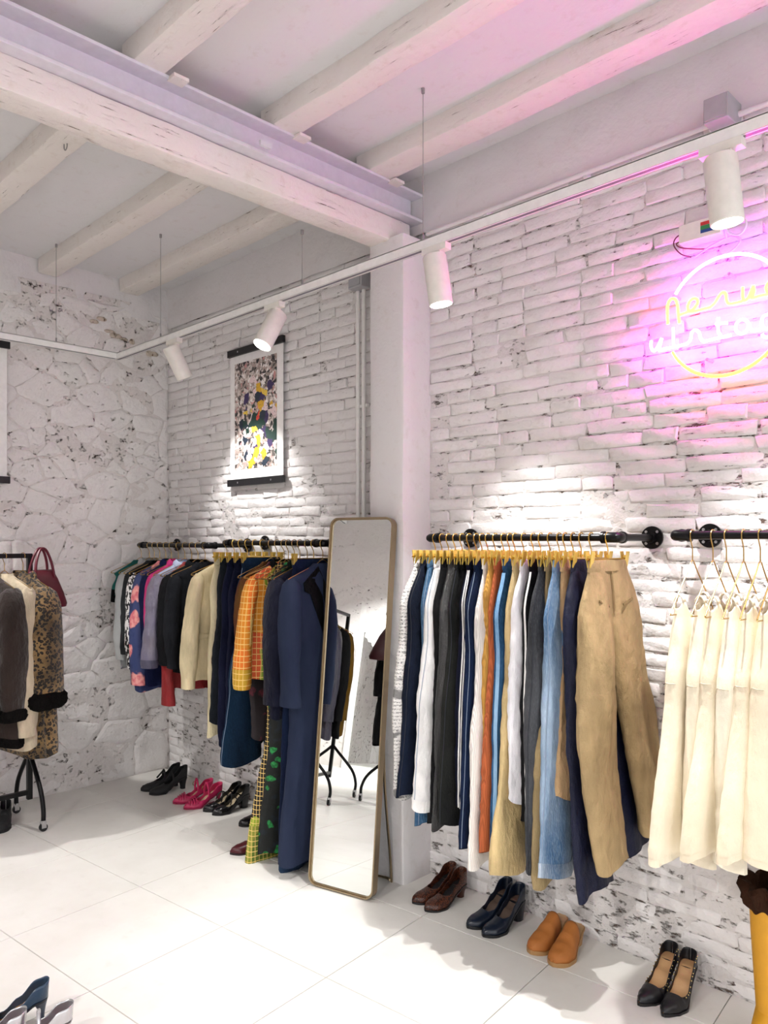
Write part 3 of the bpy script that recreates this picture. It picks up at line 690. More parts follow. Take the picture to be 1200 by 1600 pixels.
def trousers(name, label, short, x, hemz, mat, waist=.128, hip=.175, hem=.095, inner=.012, thick=.030, crease=False, lean=(0, 0), rz=0, cat='trousers', band=None, seam=None, stripes=None, dz=0,
             cuff=None, pocket=None, seed=None, flare=0, hang=True, knee=None, twist=0, fly=True):
    z = rail_z(x); seed = seed if seed is not None else random.uniform(0, 50)
    if hemz > 10: hemz = 1.6-(hemz-845)*.7071*(YR-.17-x)/1210
    L = (z-.083)-hemz
    t = thing(name, label, cat, (x, YR, z), rz, None)
    mb = MB(); RR = {}
    for s in (-1, 1):
        R = leg_mesh(s, L*(1 if s < 0 else .99+dz), waist, hip, hem, inner, thick, seed+s, crease, lean, flare, knee=knee, twist=twist)
        if s > 0: mb.loft([list(reversed(r)) for r in R], True, False)
        else: mb.loft(R, True, False)
        RR[s] = R
    mb.build('legs', mat, t)
    w_ = MB(); pr = []
    for zz, g in ((-.079, .010), (-.083, .013), (-.118, .017), (-.121, .014)):
        pr.append([(g*sup(2*PI*k/28, 2.4)[1], (waist+.004+.10*(-.079-zz))*sup(2*PI*k/28, 2.4)[0], zz) for k in range(28)])
    w_.loft(pr, True, False); w_.build('waistband', band or mat, t)
    def strip(s, th, dth, off, nm, m_, i0=2, i1=44, wid=.006):
        R = RR[s]; n = len(R[0]); va, vb = [], []
        mb2 = MB(); q = []
        for i in range(i0, i1+1):
            k = int(round(th/(2*PI)*n)) % n; p = Vector(R[i][k]); c = sum((Vector(e) for e in R[i]), Vector())/n
            d = (p-c); d.z = 0; d.normalize(); tn = Vector((-d.y, d.x, 0)); q.append([p+d*off-tn*wid/2, p+d*(off+.0012), p+d*off+tn*wid/2])
        f = []; nv = []
        for a in q: nv += a
        for i in range(len(q)-1):
            for j in range(2): f.append((i*3+j, i*3+j+1, (i+1)*3+j+1, (i+1)*3+j))
        mb2.add(nv, f); return mb2.build(nm, m_, t)
    if seam: strip(-1, .35, 0, .0015, 'side_seam', seam, wid=.0028)
    if stripes:
        for k, th in enumerate(stripes[1]): strip(-1, th, 0, .0015, 'side_stripe', stripes[0], wid=stripes[2])
    if cuff:
        for s in (-1, 1):
            R = RR[s]; n = len(R[0]); rr = []
            for i in (cuff[1], 43, 44):
                c = sum((Vector(e) for e in R[i]), Vector())/n; rr.append([c+(Vector(p)-c)*1.035+Vector((0, 0, -.001)) for p in R[i]])
            o = MB().loft(rr, False, False).build('hem_band', cuff[0], t)
    if pocket:
        for s in (-1,):
            R = RR[s]; pts = []
            for i, k in ((pocket[1], 5), (pocket[1], 8), (pocket[2], 8), (pocket[2], 5)):
                pts.append(Vector(R[i][k])+Vector((.004, -.002, 0)))
            solid(MB().add(pts, [(0, 1, 2, 3)]).build('pocket', pocket[0], t, False), .004)
    if fly:
        R = RR[-1]; q = [(.016, .0, -.12), (.020, .006, -.19), (.024, .008, -.26)]; MB().tube(q, .0022, 6).build('fly', seam or mat, t)
    if hang: clip_hanger(x, z, short, rz, waist-.006)
    return t

def body_rings(shw, hemw, thick, hemz, neck=.055, seed=0, n=34, flare=0, fold=1.0, waistw=None, rings=34, neckz=-.098, opened=0, drop=.085):
    R = []; shz = neckz-drop
    tab = [(neckz, neck), (neckz-.012, neck+.012), (neckz-drop*.55, shw*.66), (shz, shw), (shz-.05, shw+.004)]
    zs = [neckz, neckz-.012, neckz-drop*.3, neckz-drop*.55, neckz-drop*.8, shz]+[shz+(hemz-shz)*(i/(rings))**1.0 for i in range(1, rings+1)]
    for z in zs:
        if z >= shz: hw = interp([(-a, b) for a, b in tab], -z); t = 0
        else:
            t = (shz-z)/(shz-hemz); ww = waistw if waistw else (shw+hemw)/2
            hw = interp([(0, shw), (.12, shw*.93), (.5, ww), (1, hemw)], t)
        hb = thick*interp([(-.2, .4), (0, .62), (.25, 1), (1, 1.0)], t if z < shz else -.2*(z-shz)/drop)
        r = []
        for k in range(n):
            th = 2*PI*k/n; cu, sv = sup(th, 2.5)
            fo = 1+fold*t*(.22*math.sin(4*th+seed)+.16*math.sin(7*th+seed*1.7+2*t)+.08*math.sin(11*th-seed))
            w_ = wrinkle(hw*cu, z, th, seed, min(1, t*3+.2)*fold)
            r.append((hb*sv*fo+sv*w_*1.5+flare*t*t, hw*cu+cu*w_+.01*t*math.sin(3*t+seed), z+.012*t*fold*math.sin(3*th+seed)))
        R.append(r)
    return R
def sleeve_rings(s, shw, L, r0=.062, r1=.045, out=.03, fwd=.03, seed=0, n=18, m=22, shz=-.183, bend=.02):
    R = []
    for i in range(m+1):
        t = i/m; z = shz+.012-L*t; ca = s*(shw-.028+out*t+bend*math.sin(PI*t)); cb = fwd*math.sin(PI*.6*t)
        rad = interp([(0, r0*.35), (.06, r0*.85), (.16, r0), (.55, (r0+r1)/2), (1, r1)], t); r = []
        for k in range(n):
            th = 2*PI*k/n; w_ = wrinkle(ca, z, th, seed+s, 1.2)*min(1, t*4)+.004*math.sin(2*th+9*t+seed)*t
            r.append((cb+(rad*.95+w_)*math.sin(th), ca+(rad*.62+w_)*math.cos(th), z))
        R.append(r)
    return [list(reversed(r)) for r in R] if s > 0 else R
def top(name, label, short, x, mat, hemz=.85, shw=.2, hemw=.2, thick=.04, sleeve=.58, smat=None, r0=.062, r1=.045, out=.03, fwd=.03, collar=None, cmat=None, cat='top', rz=0, y=YR, z=None, seed=None,
        buttons=None, cuff=None, lapel=None, hang=True, flare=0, fold=1.0, waistw=None, belt=None, hem=None, neck=.055, strap=None, stripe=None, bend=.02, rotz=None, drop=.085):
    z = rail_z(x) if z is None else z; seed = seed if seed is not None else random.uniform(0, 50)
    if hemz > 10: hemz = 1.6-(hemz-845)*.7071*(YR-.17-x)/1210
    if sleeve > 10: sleeve = z-.171-(1.6-(sleeve-845)*.7071*(YR-.24-x)/1210)
    t = thing(name, label, cat, (x, y, z), rz); hz = hemz-z
    R = body_rings(shw, hemw, thick, hz, neck, seed, flare=flare, fold=fold, waistw=waistw, drop=drop)
    MB().loft(R, False, False).build('body', mat, t)
    shz = -.098-drop
    if sleeve:
        for s in (-1, 1):
            SR = sleeve_rings(s, shw, sleeve, r0, r1, out, fwd, seed, shz=shz, bend=bend)
            so = MB().loft(SR, True, False).build('sleeve', smat or mat, t)
            if cuff:
                c0 = sum((Vector(p) for p in SR[-1]), Vector())/len(SR[-1]); rr = []
                ce_ = cuff[2] if len(cuff) > 2 else 1.06
                for i, e in ((-3 if len(cuff) < 2 else -cuff[1], ce_*.98), (-2, ce_), (-1, ce_)):
                    c = sum((Vector(p) for p in SR[i]), Vector())/len(SR[i]); rr.append([c+(Vector(p)-c)*e for p in SR[i]])
                rr.append([c+(Vector(p)-c)*.9 for p in SR[-1]])
                if ce_ > 1.1:
                    c1 = sum((Vector(p) for p in SR[-cuff[1]]), Vector())/len(SR[-1]); hgt = c1.z-c.z; rr = []
                    for q in range(9):
                        tq = q/8; e = 1.0+(ce_-1)*1.15*math.sin(PI*min(1, tq*1.02))**.6; cc = c1+(c-c1)*tq
                        rr.append([Vector((cc.x+(p[0]-c.x)*e*(1+.10*nz(p[0]*60, p[1]*60, q*1.7)), cc.y+(p[1]-c.y)*e*(1+.10*nz(p[1]*70, p[0]*50, q*2.3)), cc.z+.012*nz(p[0]*50, p[1]*50, q))) for p in SR[-1]])
                MB().loft(rr, False, False).build('cuff', cuff[0], so)
    if collar:
        cb = MB(); rr = []
        for zz, g, h in ((-.112, neck+.014, .03), (-.095, neck+.008, .030), (-.083, neck+.002, .026), (-.098, neck+.020, .038), (-.118, neck+.026, .043)):
            rr.append([(h*math.sin(2*PI*k/24), g*math.cos(2*PI*k/24), zz-.03*max(0, math.sin(2*PI*k/24))) for k in range(24)])
        cb.loft(rr, False, False).build('collar', cmat or mat, t)
    def face(u, zz, off=.004):      # a point on the +x face of the body
        best = min(R, key=lambda r: abs(r[0][2]-zz)); p = min((q for q in best if q[0] > 0), key=lambda q: abs(q[1]-u)); return Vector((p[0]+off, u, zz))
    if lapel:
        lm, lz, lw = lapel
        for s in (-1, 1):
            P = [face(s*.052, -.112, .010), face(s*(lw+.015), -.19, .010), face(s*(lw+.01), -.23, .012), face(s*(lw-.02), -.245, .010), face(s*.012, lz, .008), face(s*.004, lz+.02, .006), face(s*.02, -.2, .006)]
            solid(MB().add(P, [tuple(range(7)) if s > 0 else tuple(range(6, -1, -1))]).build('lapel', lm, t, False), .005, 1)
        q = [face(0, -.118, -.004), face(.042, -.125, -.002), face(.02, -.24, .004), face(0, lz+.02, .005), face(-.02, -.24, .004), face(-.042, -.125, -.002)]
        MB().add(q, [tuple(range(6))]).build('lining', cmat or lm, t, False)
    if buttons:
        for zz in buttons[1]:
            p = face(.012, zz, .004); MB().cyl(p, p+Vector((.004, 0, 0)), .0075, 10).build('button', buttons[0], t)
    if belt:
        rr = []
        for dz in (.018, -.018):
            b_ = min(R, key=lambda r: abs(r[0][2]-belt[1]-dz)); c = sum((Vector(p) for p in b_), Vector())/len(b_)
            rr.append([Vector((p[0]*1.06, p[1]*1.03, belt[1]+dz)) for p in b_])
        solid(MB().loft(rr, False, False).build('belt', belt[0], t), .004)
    if hem:
        rr = []
        for i, e in ((-hem[1], 1.01), (-2, 1.03), (-1, 1.03)):
            rr.append([(p[0]*e, p[1]*e, p[2]) for p in R[i]])
        MB().loft(rr, False, False).build('hem_band', hem[0], t)
    if hang: wire_hanger(x, z, short, rz, y=y)
    return t
# ------------------------------------------------------------------ rail C : trousers, far to near
F = fabric
stitch = plain('tan_stitching', 'b08a4e', .8); wstitch = plain('pale_stitching', '7f90a6', .8); dstitch = plain('dark_stitching', '20242e', .8)
wht = F('white_cotton', 'efeeeb', .85, var=.06)
n_ = 23; X = lambda i: -2.185+(i)*(2.185-1.376)/(n_-1)
trousers('printed_jeans', 'grey newsprint jeans, leftmost on the trouser rail beside the mirror', 'newsprint jeans', X(0), 1240, newsprint('newsprint_cotton'), hem=.085, inner=.05, hip=.21, lean=(0, -.02))
trousers('wide_jeans', 'dark indigo wide jeans at the left end of trouser rail', 'dark indigo wide jeans', X(1), 1238, denim('indigo_denim', '101a30', '24385c', .45), hem=.12, hip=.205, inner=.0, seam=dstitch, lean=(0, -.03), thick=.036)
trousers('faded_jeans', 'pale blue faded jeans squeezed between indigo and white pairs', 'pale faded jeans', X(2), 1288, denim('pale_denim', '3f6a92', '86aed0', .7), hem=.09, hip=.17, seam=wstitch)
trousers('white_trousers', 'white cotton trousers near the left of the trouser rail', 'white cotton trousers', X(3), 1258, F('white_canvas', 'ecebe9', .85, var=.05), hem=.10, inner=.02, seam=wstitch, lean=(0, -.03), cuff=(wht, 42))
trousers('black_trousers', 'charcoal black trousers right of the white cotton pair', 'charcoal black trousers', X(4), 1285, F('charcoal_twill', '1d1d20', .8), hem=.09)
trousers('leather_trousers', 'glossy black crinkled leather-look trousers', 'glossy black trousers', X(5), 1289, F('black_gloss', '0b0b0d', .28, fold=.9, spec=.7, sheen=0), hem=.11, lean=(0, -.01))
trousers('olive_jeans', 'dark olive grey jeans with dark seams', 'olive grey jeans', X(6), 1283, denim('olive_denim', '26282a', '45483f', .5), hem=.105, seam=dstitch)
trousers('black_joggers', 'plain black joggers beside the olive grey jeans', 'plain black joggers', X(6.8), 1250, F('black_jersey', '0f1012', .9), hem=.07, hip=.15)
trousers('striped_track_pants', 'navy track pants with double white side stripes', 'striped navy track pants', X(7.6), 1262, F('navy_jersey', '141a3a', .8), hem=.085, stripes=(wht, (.15, .55), .006), seed=3)
trousers('dark_jeans', 'dark blue jeans left of the cream corduroy pair', 'dark blue jeans', X(8.6), 1324, denim('dark_denim', '15264c', '2f4f86', .4), hem=.10, seam=wstitch, hip=.185)
trousers('cream_corduroys', 'cream white corduroy trousers in the middle of the rail', 'cream corduroys', X(9.7), 1350, cord('cream_cord', 'f3ede6'), hem=.115, inner=0, hip=.17, dz=.01, seed=5)
trousers('mustard_corduroys', 'mustard tan corduroy trousers next to the rust pair', 'mustard corduroys', X(10.5), 1200, cord('mustard_cord', 'c9974a'), hem=.075, hip=.155)
trousers('rust_corduroys', 'rust orange corduroy trousers next to the blue jeans', 'rust corduroys', X(11.2), 1330, cord('rust_cord', 'b8633c'), hem=.085, hip=.165, seed=8, inner=.03)
trousers('seamed_jeans', 'mid blue jeans with a pale worn side seam', 'mid blue seamed jeans', X(12.3), 1328, denim('mid_denim', '24527f', '4f86b8', .55), hem=.10, hip=.185, seam=wstitch, stripes=(denim('seam_denim', '6f9cc4', 'a9c8e0', .6), (.2,), .016), seed=13, pocket=(denim('pocket_denim', '2c5a86', '5c8cba', .5), 9, 15))
trousers('cargo_trousers', 'shiny beige cargo trousers with a thigh pocket', 'beige cargo trousers', X(13.5), 1360, F('beige_satin', 'cbb27e', .42, fold=.8, spec=.5), hem=.125, hip=.175, inner=-.01, pocket=(F('beige_flap', 'bda26d', .5), 17, 24), seed=21, lean=(0, -.01))
trousers('white_satin_trousers', 'white satin trousers behind the black piped pair', 'white satin trousers', X(14.4), 1250, F('white_satin', 'e7e6ea', .35, fold=.5, spec=.6), hem=.09)
trousers('piped_track_pants', 'black track pants with white piping down the side', 'black piped track pants', X(15.5), 1278, F('black_track', '0e0f16', .6), hem=.085, stripes=(wht, (.3,), .008), seed=6)
trousers('grey_jeans', 'charcoal grey straight jeans beside the light blue pair', 'charcoal grey jeans', X(16.6), 1357, denim('grey_denim', '4b4d52', '74777c', .4), hem=.10, hip=.185, seam=dstitch, inner=.02, seed=30)
trousers('olive_chinos', 'olive beige chinos longest behind the light blue jeans', 'olive beige chinos', X(17.3), 1381, F('olive_beige', 'a08c66', .8), hem=.10, hip=.13, inner=.02, dz=.0)
trousers('light_jeans', 'light blue acid wash jeans with frayed hems', 'light acid wash jeans', X(18.2), 1366, denim('acid_denim', '5d83ac', 'b7cadb', .85), hem=.115, hip=.185, inner=0, seam=wstitch, lean=(.01, .01), cuff=(denim('frayed_hem', '6c88a8', 'd6dfe6', .8), 42), pocket=(denim('acid_pocket', '5b82ac', '9db9d4', .6), 7, 12), seed=40)
trousers('tan_trousers', 'tan trousers squeezed between light jeans and navy pair', 'slim tan trousers', X(19.1), 1250, F('tan_twill', 'bd9c74', .8), hem=.07, hip=.125)
trousers('navy_silk_trousers', 'navy silky wide trousers left of the khaki pair', 'navy silky trousers', X(20.2), 1390, F('navy_silk', '131d47', .45, fold=.6, spec=.25), hem=.13, hip=.185, inner=0, flare=.03, lean=(.05, .03), crease=True, dz=-.05, seed=12)
kh = F('khaki_twill', 'a58e68', .7, fold=.7)
kk = trousers('khaki_trousers', 'khaki pleated trousers hanging fully open at the near end', 'khaki pleated trousers', X(22), 1352, kh, waist=.128, hip=.195, hem=.092, inner=.065, thick=.034, crease=True, lean=(.07, .05), rz=0, fly=True, dz=-.035, seed=17, knee=.095)
for s in (-1, 1): solid(MB().add([(.031, s*.05, -.235), (.031, s*.115, -.215), (.034, s*.115, -.222), (.034, s*.05, -.242)], [(0, 1, 2, 3)]).build('welt_pocket', F('khaki_shade', '8d7852', .8), kk, False), .004)

# ------------------------------------------------------------------ rail D : cream dresses
crm = [F('cream_knit_%d' % k, c, .9, fold=.35, var=.04, sheen=.1) for k, c in enumerate(('e9dec6', 'ebe0c8', 'e6dac0', 'ede4cf', 'e9ddc3', 'e8dbc0'))]
seamc = plain('cream_seam', 'cdbfa6', .8)
def tank(x, mat, label, short, hemz, seed, hemw=.24, shw=.118, rz=0, gp='cream sleeveless dresses'):
    z = rail_z(x); t = thing('sleeveless_dress', label, 'dress', (x, YR, z), rz, gp); n = 40; R = []; hemz = 1.6-(hemz-845)*.7071*(YR-.15-x)/1210; hz = hemz-z
    zs = [-.235-.006*k for k in range(6)]+[-.27-(.27+hz)*-1*0-((-hz-.27)*(i/34)) for i in range(1, 35)]
    for q, zz in enumerate(zs):
        tt = max(0, (-.235-zz)/(-.235-hz)); hw = interp([(0, shw), (.1, shw+.012), (.3, shw+.045), (1, hemw)], tt); hb = interp([(0, .022), (.15, .04), (1, .055)], tt); r = []
        for k in range(n):
            th = 2*PI*k/n; cu, sv = sup(th, 2.3)
            fo = 1+tt*(.42*math.sin(4*th+seed)+.30*math.sin(7*th+seed*2+tt)+.08*math.sin(12*th+seed))
            w_ = wrinkle(hw*cu, zz, th, seed, .2+tt)
            # scooped neck, higher at the straps
            up = .0
            if q < 6:
                s_ = abs(cu); up = (1-q/5)*(.030*math.exp(-((s_-.80)/.14)**2)-.035*math.exp(-(s_/.5)**2))
            r.append((hb*sv*fo+sv*w_, hw*cu+cu*w_+.008*math.sin(4*tt+seed)*tt, zz+up+.012*tt*tt*math.sin(3*th+seed)))
        R.append(r)
    o = MB().loft(R, False, False).build('body', mat, t); solid(o, .0025)
    for s in (-1, 1): solid(MB().loft([[(.014*math.cos(PI*j/6), s*(shw*.80+(.010 if e else -.010)), -.212+.022*math.sin(PI*j/6)) for j in range(7)] for e in (0, 1)], False, False, False).build('strap', mat, t), .004)
    # slanted body seam
    for tt0, sl in ((.33, .10),):
        pts = []
        for k in range(18, 38):
            i = int(6+34*(.24+.1*((k-18)/20))); i = min(i, len(R)-1); p = R[i][k % n]; c = (0, 0); pts.append(Vector((p[0]*1.03, p[1]*1.01, p[2])))
        MB().tube(catmull(pts, 2), .0016, 5).build('body_seam', seamc, t)
    e = [[(p[0]*1.02, p[1]*1.01, p[2]) for p in R[i]] for i in (-2, -1)]
    MB().loft(e, False, False).build('hem_band', mat, t)
    wire_hanger(x, z, short, rz, True); return t
for k, (pp, hz_, lb) in enumerate(((1082, 1335, 'cream sleeveless dress leftmost on the right rail'), (1114, 1346, 'second cream sleeveless dress from the left on right rail'), (1135, 1325, 'broad cream sleeveless dress third from the left on right rail'),
                                   (1162, 1352, 'cream sleeveless dress fourth from the left on right rail'), (1188, 1330, 'cream sleeveless dress cut by the right photo edge'), (1214, 1340, 'cream sleeveless dress just beyond the right photo edge'))):
    tank(xat(pp, YR), crm[k], lb, ['first', 'second', 'third', 'fourth', 'fifth', 'sixth'][k]+' cream dress', hz_, 3.1*k+1, hemw=(.25, .19, .27, .2, .25, .24)[k])

# ------------------------------------------------------------------ rail A : tops
teal = F('teal_satin', '2f7f78', .5); blk = F('black_crepe', '0d0d10', .8); blks = F('black_satin', '0b0b0f', .4)
top('strappy_top', 'teal and black strappy top nearest the stone wall', 'teal strappy top', -4.775, teal, hemz=940, shw=.19, hemw=.21, thick=.012, sleeve=0, fold=.4, hem=(blk, 16))
top('pale_grey_sweater', 'pale grey sweater, second from the stone wall corner', 'pale grey sweater', -4.665, F('pale_grey_knit', 'c9cac9', .9, col2='a9acad'), hemz=1043, shw=.205, hemw=.2, sleeve=1030, collar=1, r0=.058)
top('charcoal_cardigan', 'charcoal grey cardigan with long sleeves', 'charcoal cardigan', -4.60, F('charcoal_knit', '4a4d50', .9), hemz=1030, shw=.2, sleeve=1022, r0=.05)
stm, nt, b = base('black_lettered_tape'); vv = coords(nt, scale=(1, 1, 1)); ch = N(nt, 'ShaderNodeTexNoise'); nt.links.new(coords(nt, scale=(1, 3, 1)), ch.inputs['Vector']); ch.inputs['Scale'].default_value = 45
nt.links.new(ramp(nt, ch.outputs['Fac'], [(.49, hx('101014')), (.52, hx('e8e6e4'))]), b.inputs['Base Color'])
top('taped_top', 'black top with white speckled tape down the sleeve', 'black taped top', -4.53, blk, hemz=1040, shw=.205, sleeve=1045, smat=stm, r0=.045, r1=.035)
top('rose_print_top', 'navy top printed with large pink roses', 'pink rose print top', -4.455, floral('rose_print', '33406f', 'd9707a', 'efa7a0', 7.5, .40, .7, '1f2d5c'), hemz=1078, shw=.2, hemw=.205, sleeve=1070, r0=.06, r1=.06)
top('cobalt_blouse', 'cobalt blue blouse right of the rose print', 'cobalt blue blouse', -4.385, F('cobalt', '1d2a63', .7), hemz=1070, shw=.185, hemw=.19, sleeve=1000, collar=1)
top('pink_shirt', 'hot pink shirt showing as a narrow strip', 'hot pink shirt', -4.30, F('hot_pink', 'd83f83', .7), hemz=1000, shw=.2, sleeve=1020, collar=1, r0=.05)
sat = F('iridescent_satin', '8f8796', .3, fold=.6, spec=.7, col2='6f6a86')
top('satin_shirt', 'pale blue and mauve iridescent satin shirt', 'iridescent satin shirt', -4.225, F('pale_blue_satin', 'aebbd6', .35, fold=.5, spec=.6), hemz=1015, shw=.205, sleeve=1042, smat=sat, r0=.066, r1=.055, out=.075, collar=1, cuff=(F('mauve_cuff', '6d6a80', .35),), buttons=(M['white'], (-.25, -.36)))
top('red_chiffon_blouse', 'red chiffon blouse with loose hanging ends', 'red chiffon blouse', -4.145, F('red_chiffon', 'b3131c', .5, fold=.7, spec=.5), hemz=1080, shw=.17, hemw=.19, sleeve=1103, r0=.04, r1=.052, thick=.03, fold=1.8)
top('bow_blouse', 'black blouse with a bow at the collar', 'black bow blouse', -4.075, F('soft_black', '1a1c22', .75), rz=-.15, hemz=1050, shw=.205, hemw=.22, sleeve=1040, collar=1, r0=.07, r1=.055)
o = bpy.data.objects['bow_blouse']; bw = MB()
for s in (-1, 1): bw.sphere((.05, s*.035-.02, -.2), (.016, .036, .02), 10, 6)
bw.sphere((.055, -.02, -.2), .014); bw.build('bow', blks, o)
top('charcoal_blazer', 'charcoal blazer with notched lapels left of the beige jacket', 'charcoal blazer', -3.995, F('charcoal_wool', '2d3038', .85), rz=-.15, hemz=1040, shw=.21, hemw=.22, sleeve=1045, lapel=(F('charcoal_lapel', '25272e', .8), -.42, .085), thick=.05, r0=.07, buttons=(M['blackpl'], (-.46,)))
# ------------------------------------------------------------------ rail B
bg = F('beige_linen', 'cfc09c', .85, fold=.5)
top('beige_jacket', 'beige linen jacket with belted waist and long sleeves', 'beige linen jacket', -3.765, bg, hemz=1066, shw=.195, hemw=.215, sleeve=1076, r0=.068, r1=.062, out=.07, lapel=(bg, -.40, .08), thick=.05, rz=-.22, belt=(bg, -.52), waistw=.17, cmat=F('beige_lining', 'b3a683', .8))
trousers('cream_trousers', 'cream trousers left of the navy pleated pairs', 'cream trousers', -3.69, 1150, F('cream_wool', 'd5c9a6', .85), hem=.085, hip=.16, crease=True)
trousers('slate_trousers', 'slate grey trousers right of the cream pair', 'slate grey trousers', -3.63, 1130, F('slate', '2b323c', .8), hem=.085, hip=.155)
nv = F('navy_wool', '1a2147', .8)
trousers('navy_trousers', 'navy pleated trousers, left one of the two navy pairs', 'left navy pleated trousers', -3.565, 1165, nv, hem=.085, hip=.165, crease=True, seed=4)
trousers('navy_trousers', 'navy pleated trousers, right one of the two navy pairs', 'right navy pleated trousers', -3.495, 1175, F('navy_wool_b', '171d42', .8), hem=.085, hip=.165, crease=True, seed=9)
trousers('denim_flares', 'dark teal blue denim flares right of navy trousers', 'dark blue denim flares', -3.425, 1193, denim('teal_denim', '12304d', '27557c', .5), hem=.125, hip=.17, inner=0, seam=wstitch)
top('ombre_shirt', 'brown to mustard shirt behind the gingham jacket', 'brown mustard shirt', -3.35, F('mustard_brown', '8a6320', .75, col2='5a2f24'), hemz=1030, shw=.19, sleeve=1036, r0=.05, r1=.045, out=.035)
top('burgundy_dress', 'burgundy and black patterned dress behind the gingham jacket', 'burgundy black dress', -3.295, floral('burgundy_print', '160b10', '5d1528', '35101a', 12, .42), hemz=1155, shw=.18, hemw=.17, sleeve=0, thick=.03)
gg = gingham('orange_gingham', 'd98a1e', 'd65a2c', '7f9a2e', 34)
top('gingham_jacket', 'orange and green gingham patchwork jacket with wide collar', 'gingham patchwork jacket', -3.235, gg, hemz=1065, shw=.195, hemw=.225, sleeve=1078, smat=gingham('orange_gingham_sleeve', 'e0731f', 'd8861f', 'cf5a35', 34), r0=.06, r1=.07, out=.065,
    lapel=(gingham('green_gingham', '7f9a2e', '8fa53a', 'b64a2a', 30, rot=.4), -.42, .10), cmat=blk, collar=1, thick=.045, rz=-.35, cuff=(gingham('mustard_gingham', 'c79a28', 'd08a24', '2a2a22', 34), 5))
fd = top('floral_maxi_dress', 'long black maxi dress with green flowers reaching the floor', 'long black floral dress', -3.15, floral('green_flower_print', '0b100e', '14602c', '27964a', 15, .25, .8, '0f1a22'), hemz=1332, shw=.15, hemw=.22, sleeve=0, thick=.06, fold=1.2, waistw=.15)
gc = top('gingham_maxi_skirt', 'long black and yellow gingham skirt beside the floral dress', 'long yellow gingham dress', -3.20, gingham('yellow_black_gingham', '1a1712', '221d10', '8fa02c', 46), hemz=1346, shw=.13, hemw=.245, sleeve=0, thick=.045, fold=1.3, waistw=.13, hem=(gingham('lime_gingham', '6c8024', '566a1e', '868a30', 40), 6), cat='skirt')
top('fringe_top', 'dark green fringed top between gingham and navy coat', 'dark green fringed top', -3.105, F('bottle_green', '1a2b20', .6, fold=1), hemz=1010, shw=.17, hemw=.18, sleeve=980, collar=1, thick=.04, fold=1.5)
top('velvet_coat', 'dark navy velvet coat left of the long blue coat', 'navy velvet coat', -3.045, F('navy_velvet', '10163a', .7, sheen=.08), hemz=1118, shw=.215, hemw=.23, sleeve=1100, r0=.075, r1=.062, out=.045, collar=1, thick=.05)
trousers('long_navy_trousers', 'very long dark navy trousers under the blue coat', 'long navy trousers', -2.995, 1358, denim('long_denim', '14244a', '24406e', .4), hem=.10, hip=.19, inner=.005, crease=True, cuff=(denim('long_denim_cuff', '2d4568', '4d6a8e', .5), 42))
bc = F('slate_blue_wool', '3c4868', .8, fold=.18, var=.1)
top('long_coat', 'long slate blue coat with black lapels beside the mirror', 'long slate blue coat', -2.925, bc, fwd=.05, hemz=1345, shw=.22, hemw=.25, sleeve=1102, r0=.074, r1=.058, out=.04, lapel=(F('black_lapel', '0c0d12', .6), -.56, .135), cmat=blks, thick=.07, fold=.7, waistw=.185, collar=None, rz=-.03, buttons=(M['chrome'], (-.155,)), hem=None)

# ------------------------------------------------------------------ rolling racks
def rolling_rack(label, x, y0, y1, z, rz=0, fx=.22, ext=0):
    """rail along y from y0 (end in view) to y1; feet across x"""
    t = thing('rolling_rack', label, 'clothes rack', (x, y0, 0)); L = y1-y0; B = M['black']
    MB().box((0, L/2+ext/2, z), (.026, abs(L)+.026+ext, .026)).build('top_rail', B, t, False)
    MB().box((0, L/2, .17), (.024, abs(L), .024)).build('bottom_rail', B, t, False)
    for yy in (0, L):
        bevel(MB().box((0, yy, (z+.14)/2), (.028, .028, z-.14+.02)).build('post', B, t, False), .002)
        for s in (-1, 1):
            lg = MB().tube(catmull([(0, yy, .40), (s*.04, yy, .36), (s*fx*.8, yy, .22), (s*fx, yy, .12), (s*fx, yy, .05)], 5), .0125, 10).build('leg', B, t)
            cs = MB().cyl((s*fx, yy, .06), (s*fx, yy, .044), .015, 12).box((s*fx-.012, yy, .036), (.003, .026, .034)).box((s*fx+.012, yy, .036), (.003, .026, .034)).build('castor_fork', M['chrome'], lg)
            MB().cyl((s*fx-.009, yy, .022), (s*fx+.009, yy, .022), .022, 16).build('castor_wheel', M['blackpl'], lg)
    return t
XR = -4.545; ZRK = 1.515
rolling_rack('black rolling rack with coats in front of the stone wall', XR, 1.69, .35, ZRK, fx=.2)
suede = F('brown_suede', '4a3a33', .95, sheen=.3); cream = F('cream_shearling', 'c6b79d', .95, sheen=.2)
def coat(name, label, short, yy, mat, tw_=.22, **k):
    kw = dict(hemz=.55, shw=.2, hemw=.25, thick=.07, sleeve=.62, r0=.085, r1=.07, out=.03, cat='coat'); kw.update(k)
    t = top(name, label, short, XR, mat, y=yy, z=ZRK, rz=-PI/2+tw_, **kw); return t
leo = spots('leopard_fur', '94764a', '140e0a', '6b5128', 58)
fur = F('dark_brown_fur', '0d0806', .95, weave=150, fold=1.0)
coat('leopard_coat', 'leopard print fur coat with dark fur cuffs', 'leopard fur coat', 1.655, leo, tw_=.30, hemz=.415, shw=.20, hemw=.26, sleeve=.66, r0=.10, r1=.095, out=.07, cuff=(fur, 4, 1.28), collar=1, cmat=leo, neck=.08, thick=.085)
coat('cream_coat', 'cream shearling coat hanging behind the leopard coat', 'cream shearling coat', 1.555, cream, tw_=.32, hemz=.47, shw=.22, hemw=.23, sleeve=.80, r0=.075, r1=.055, out=.03)
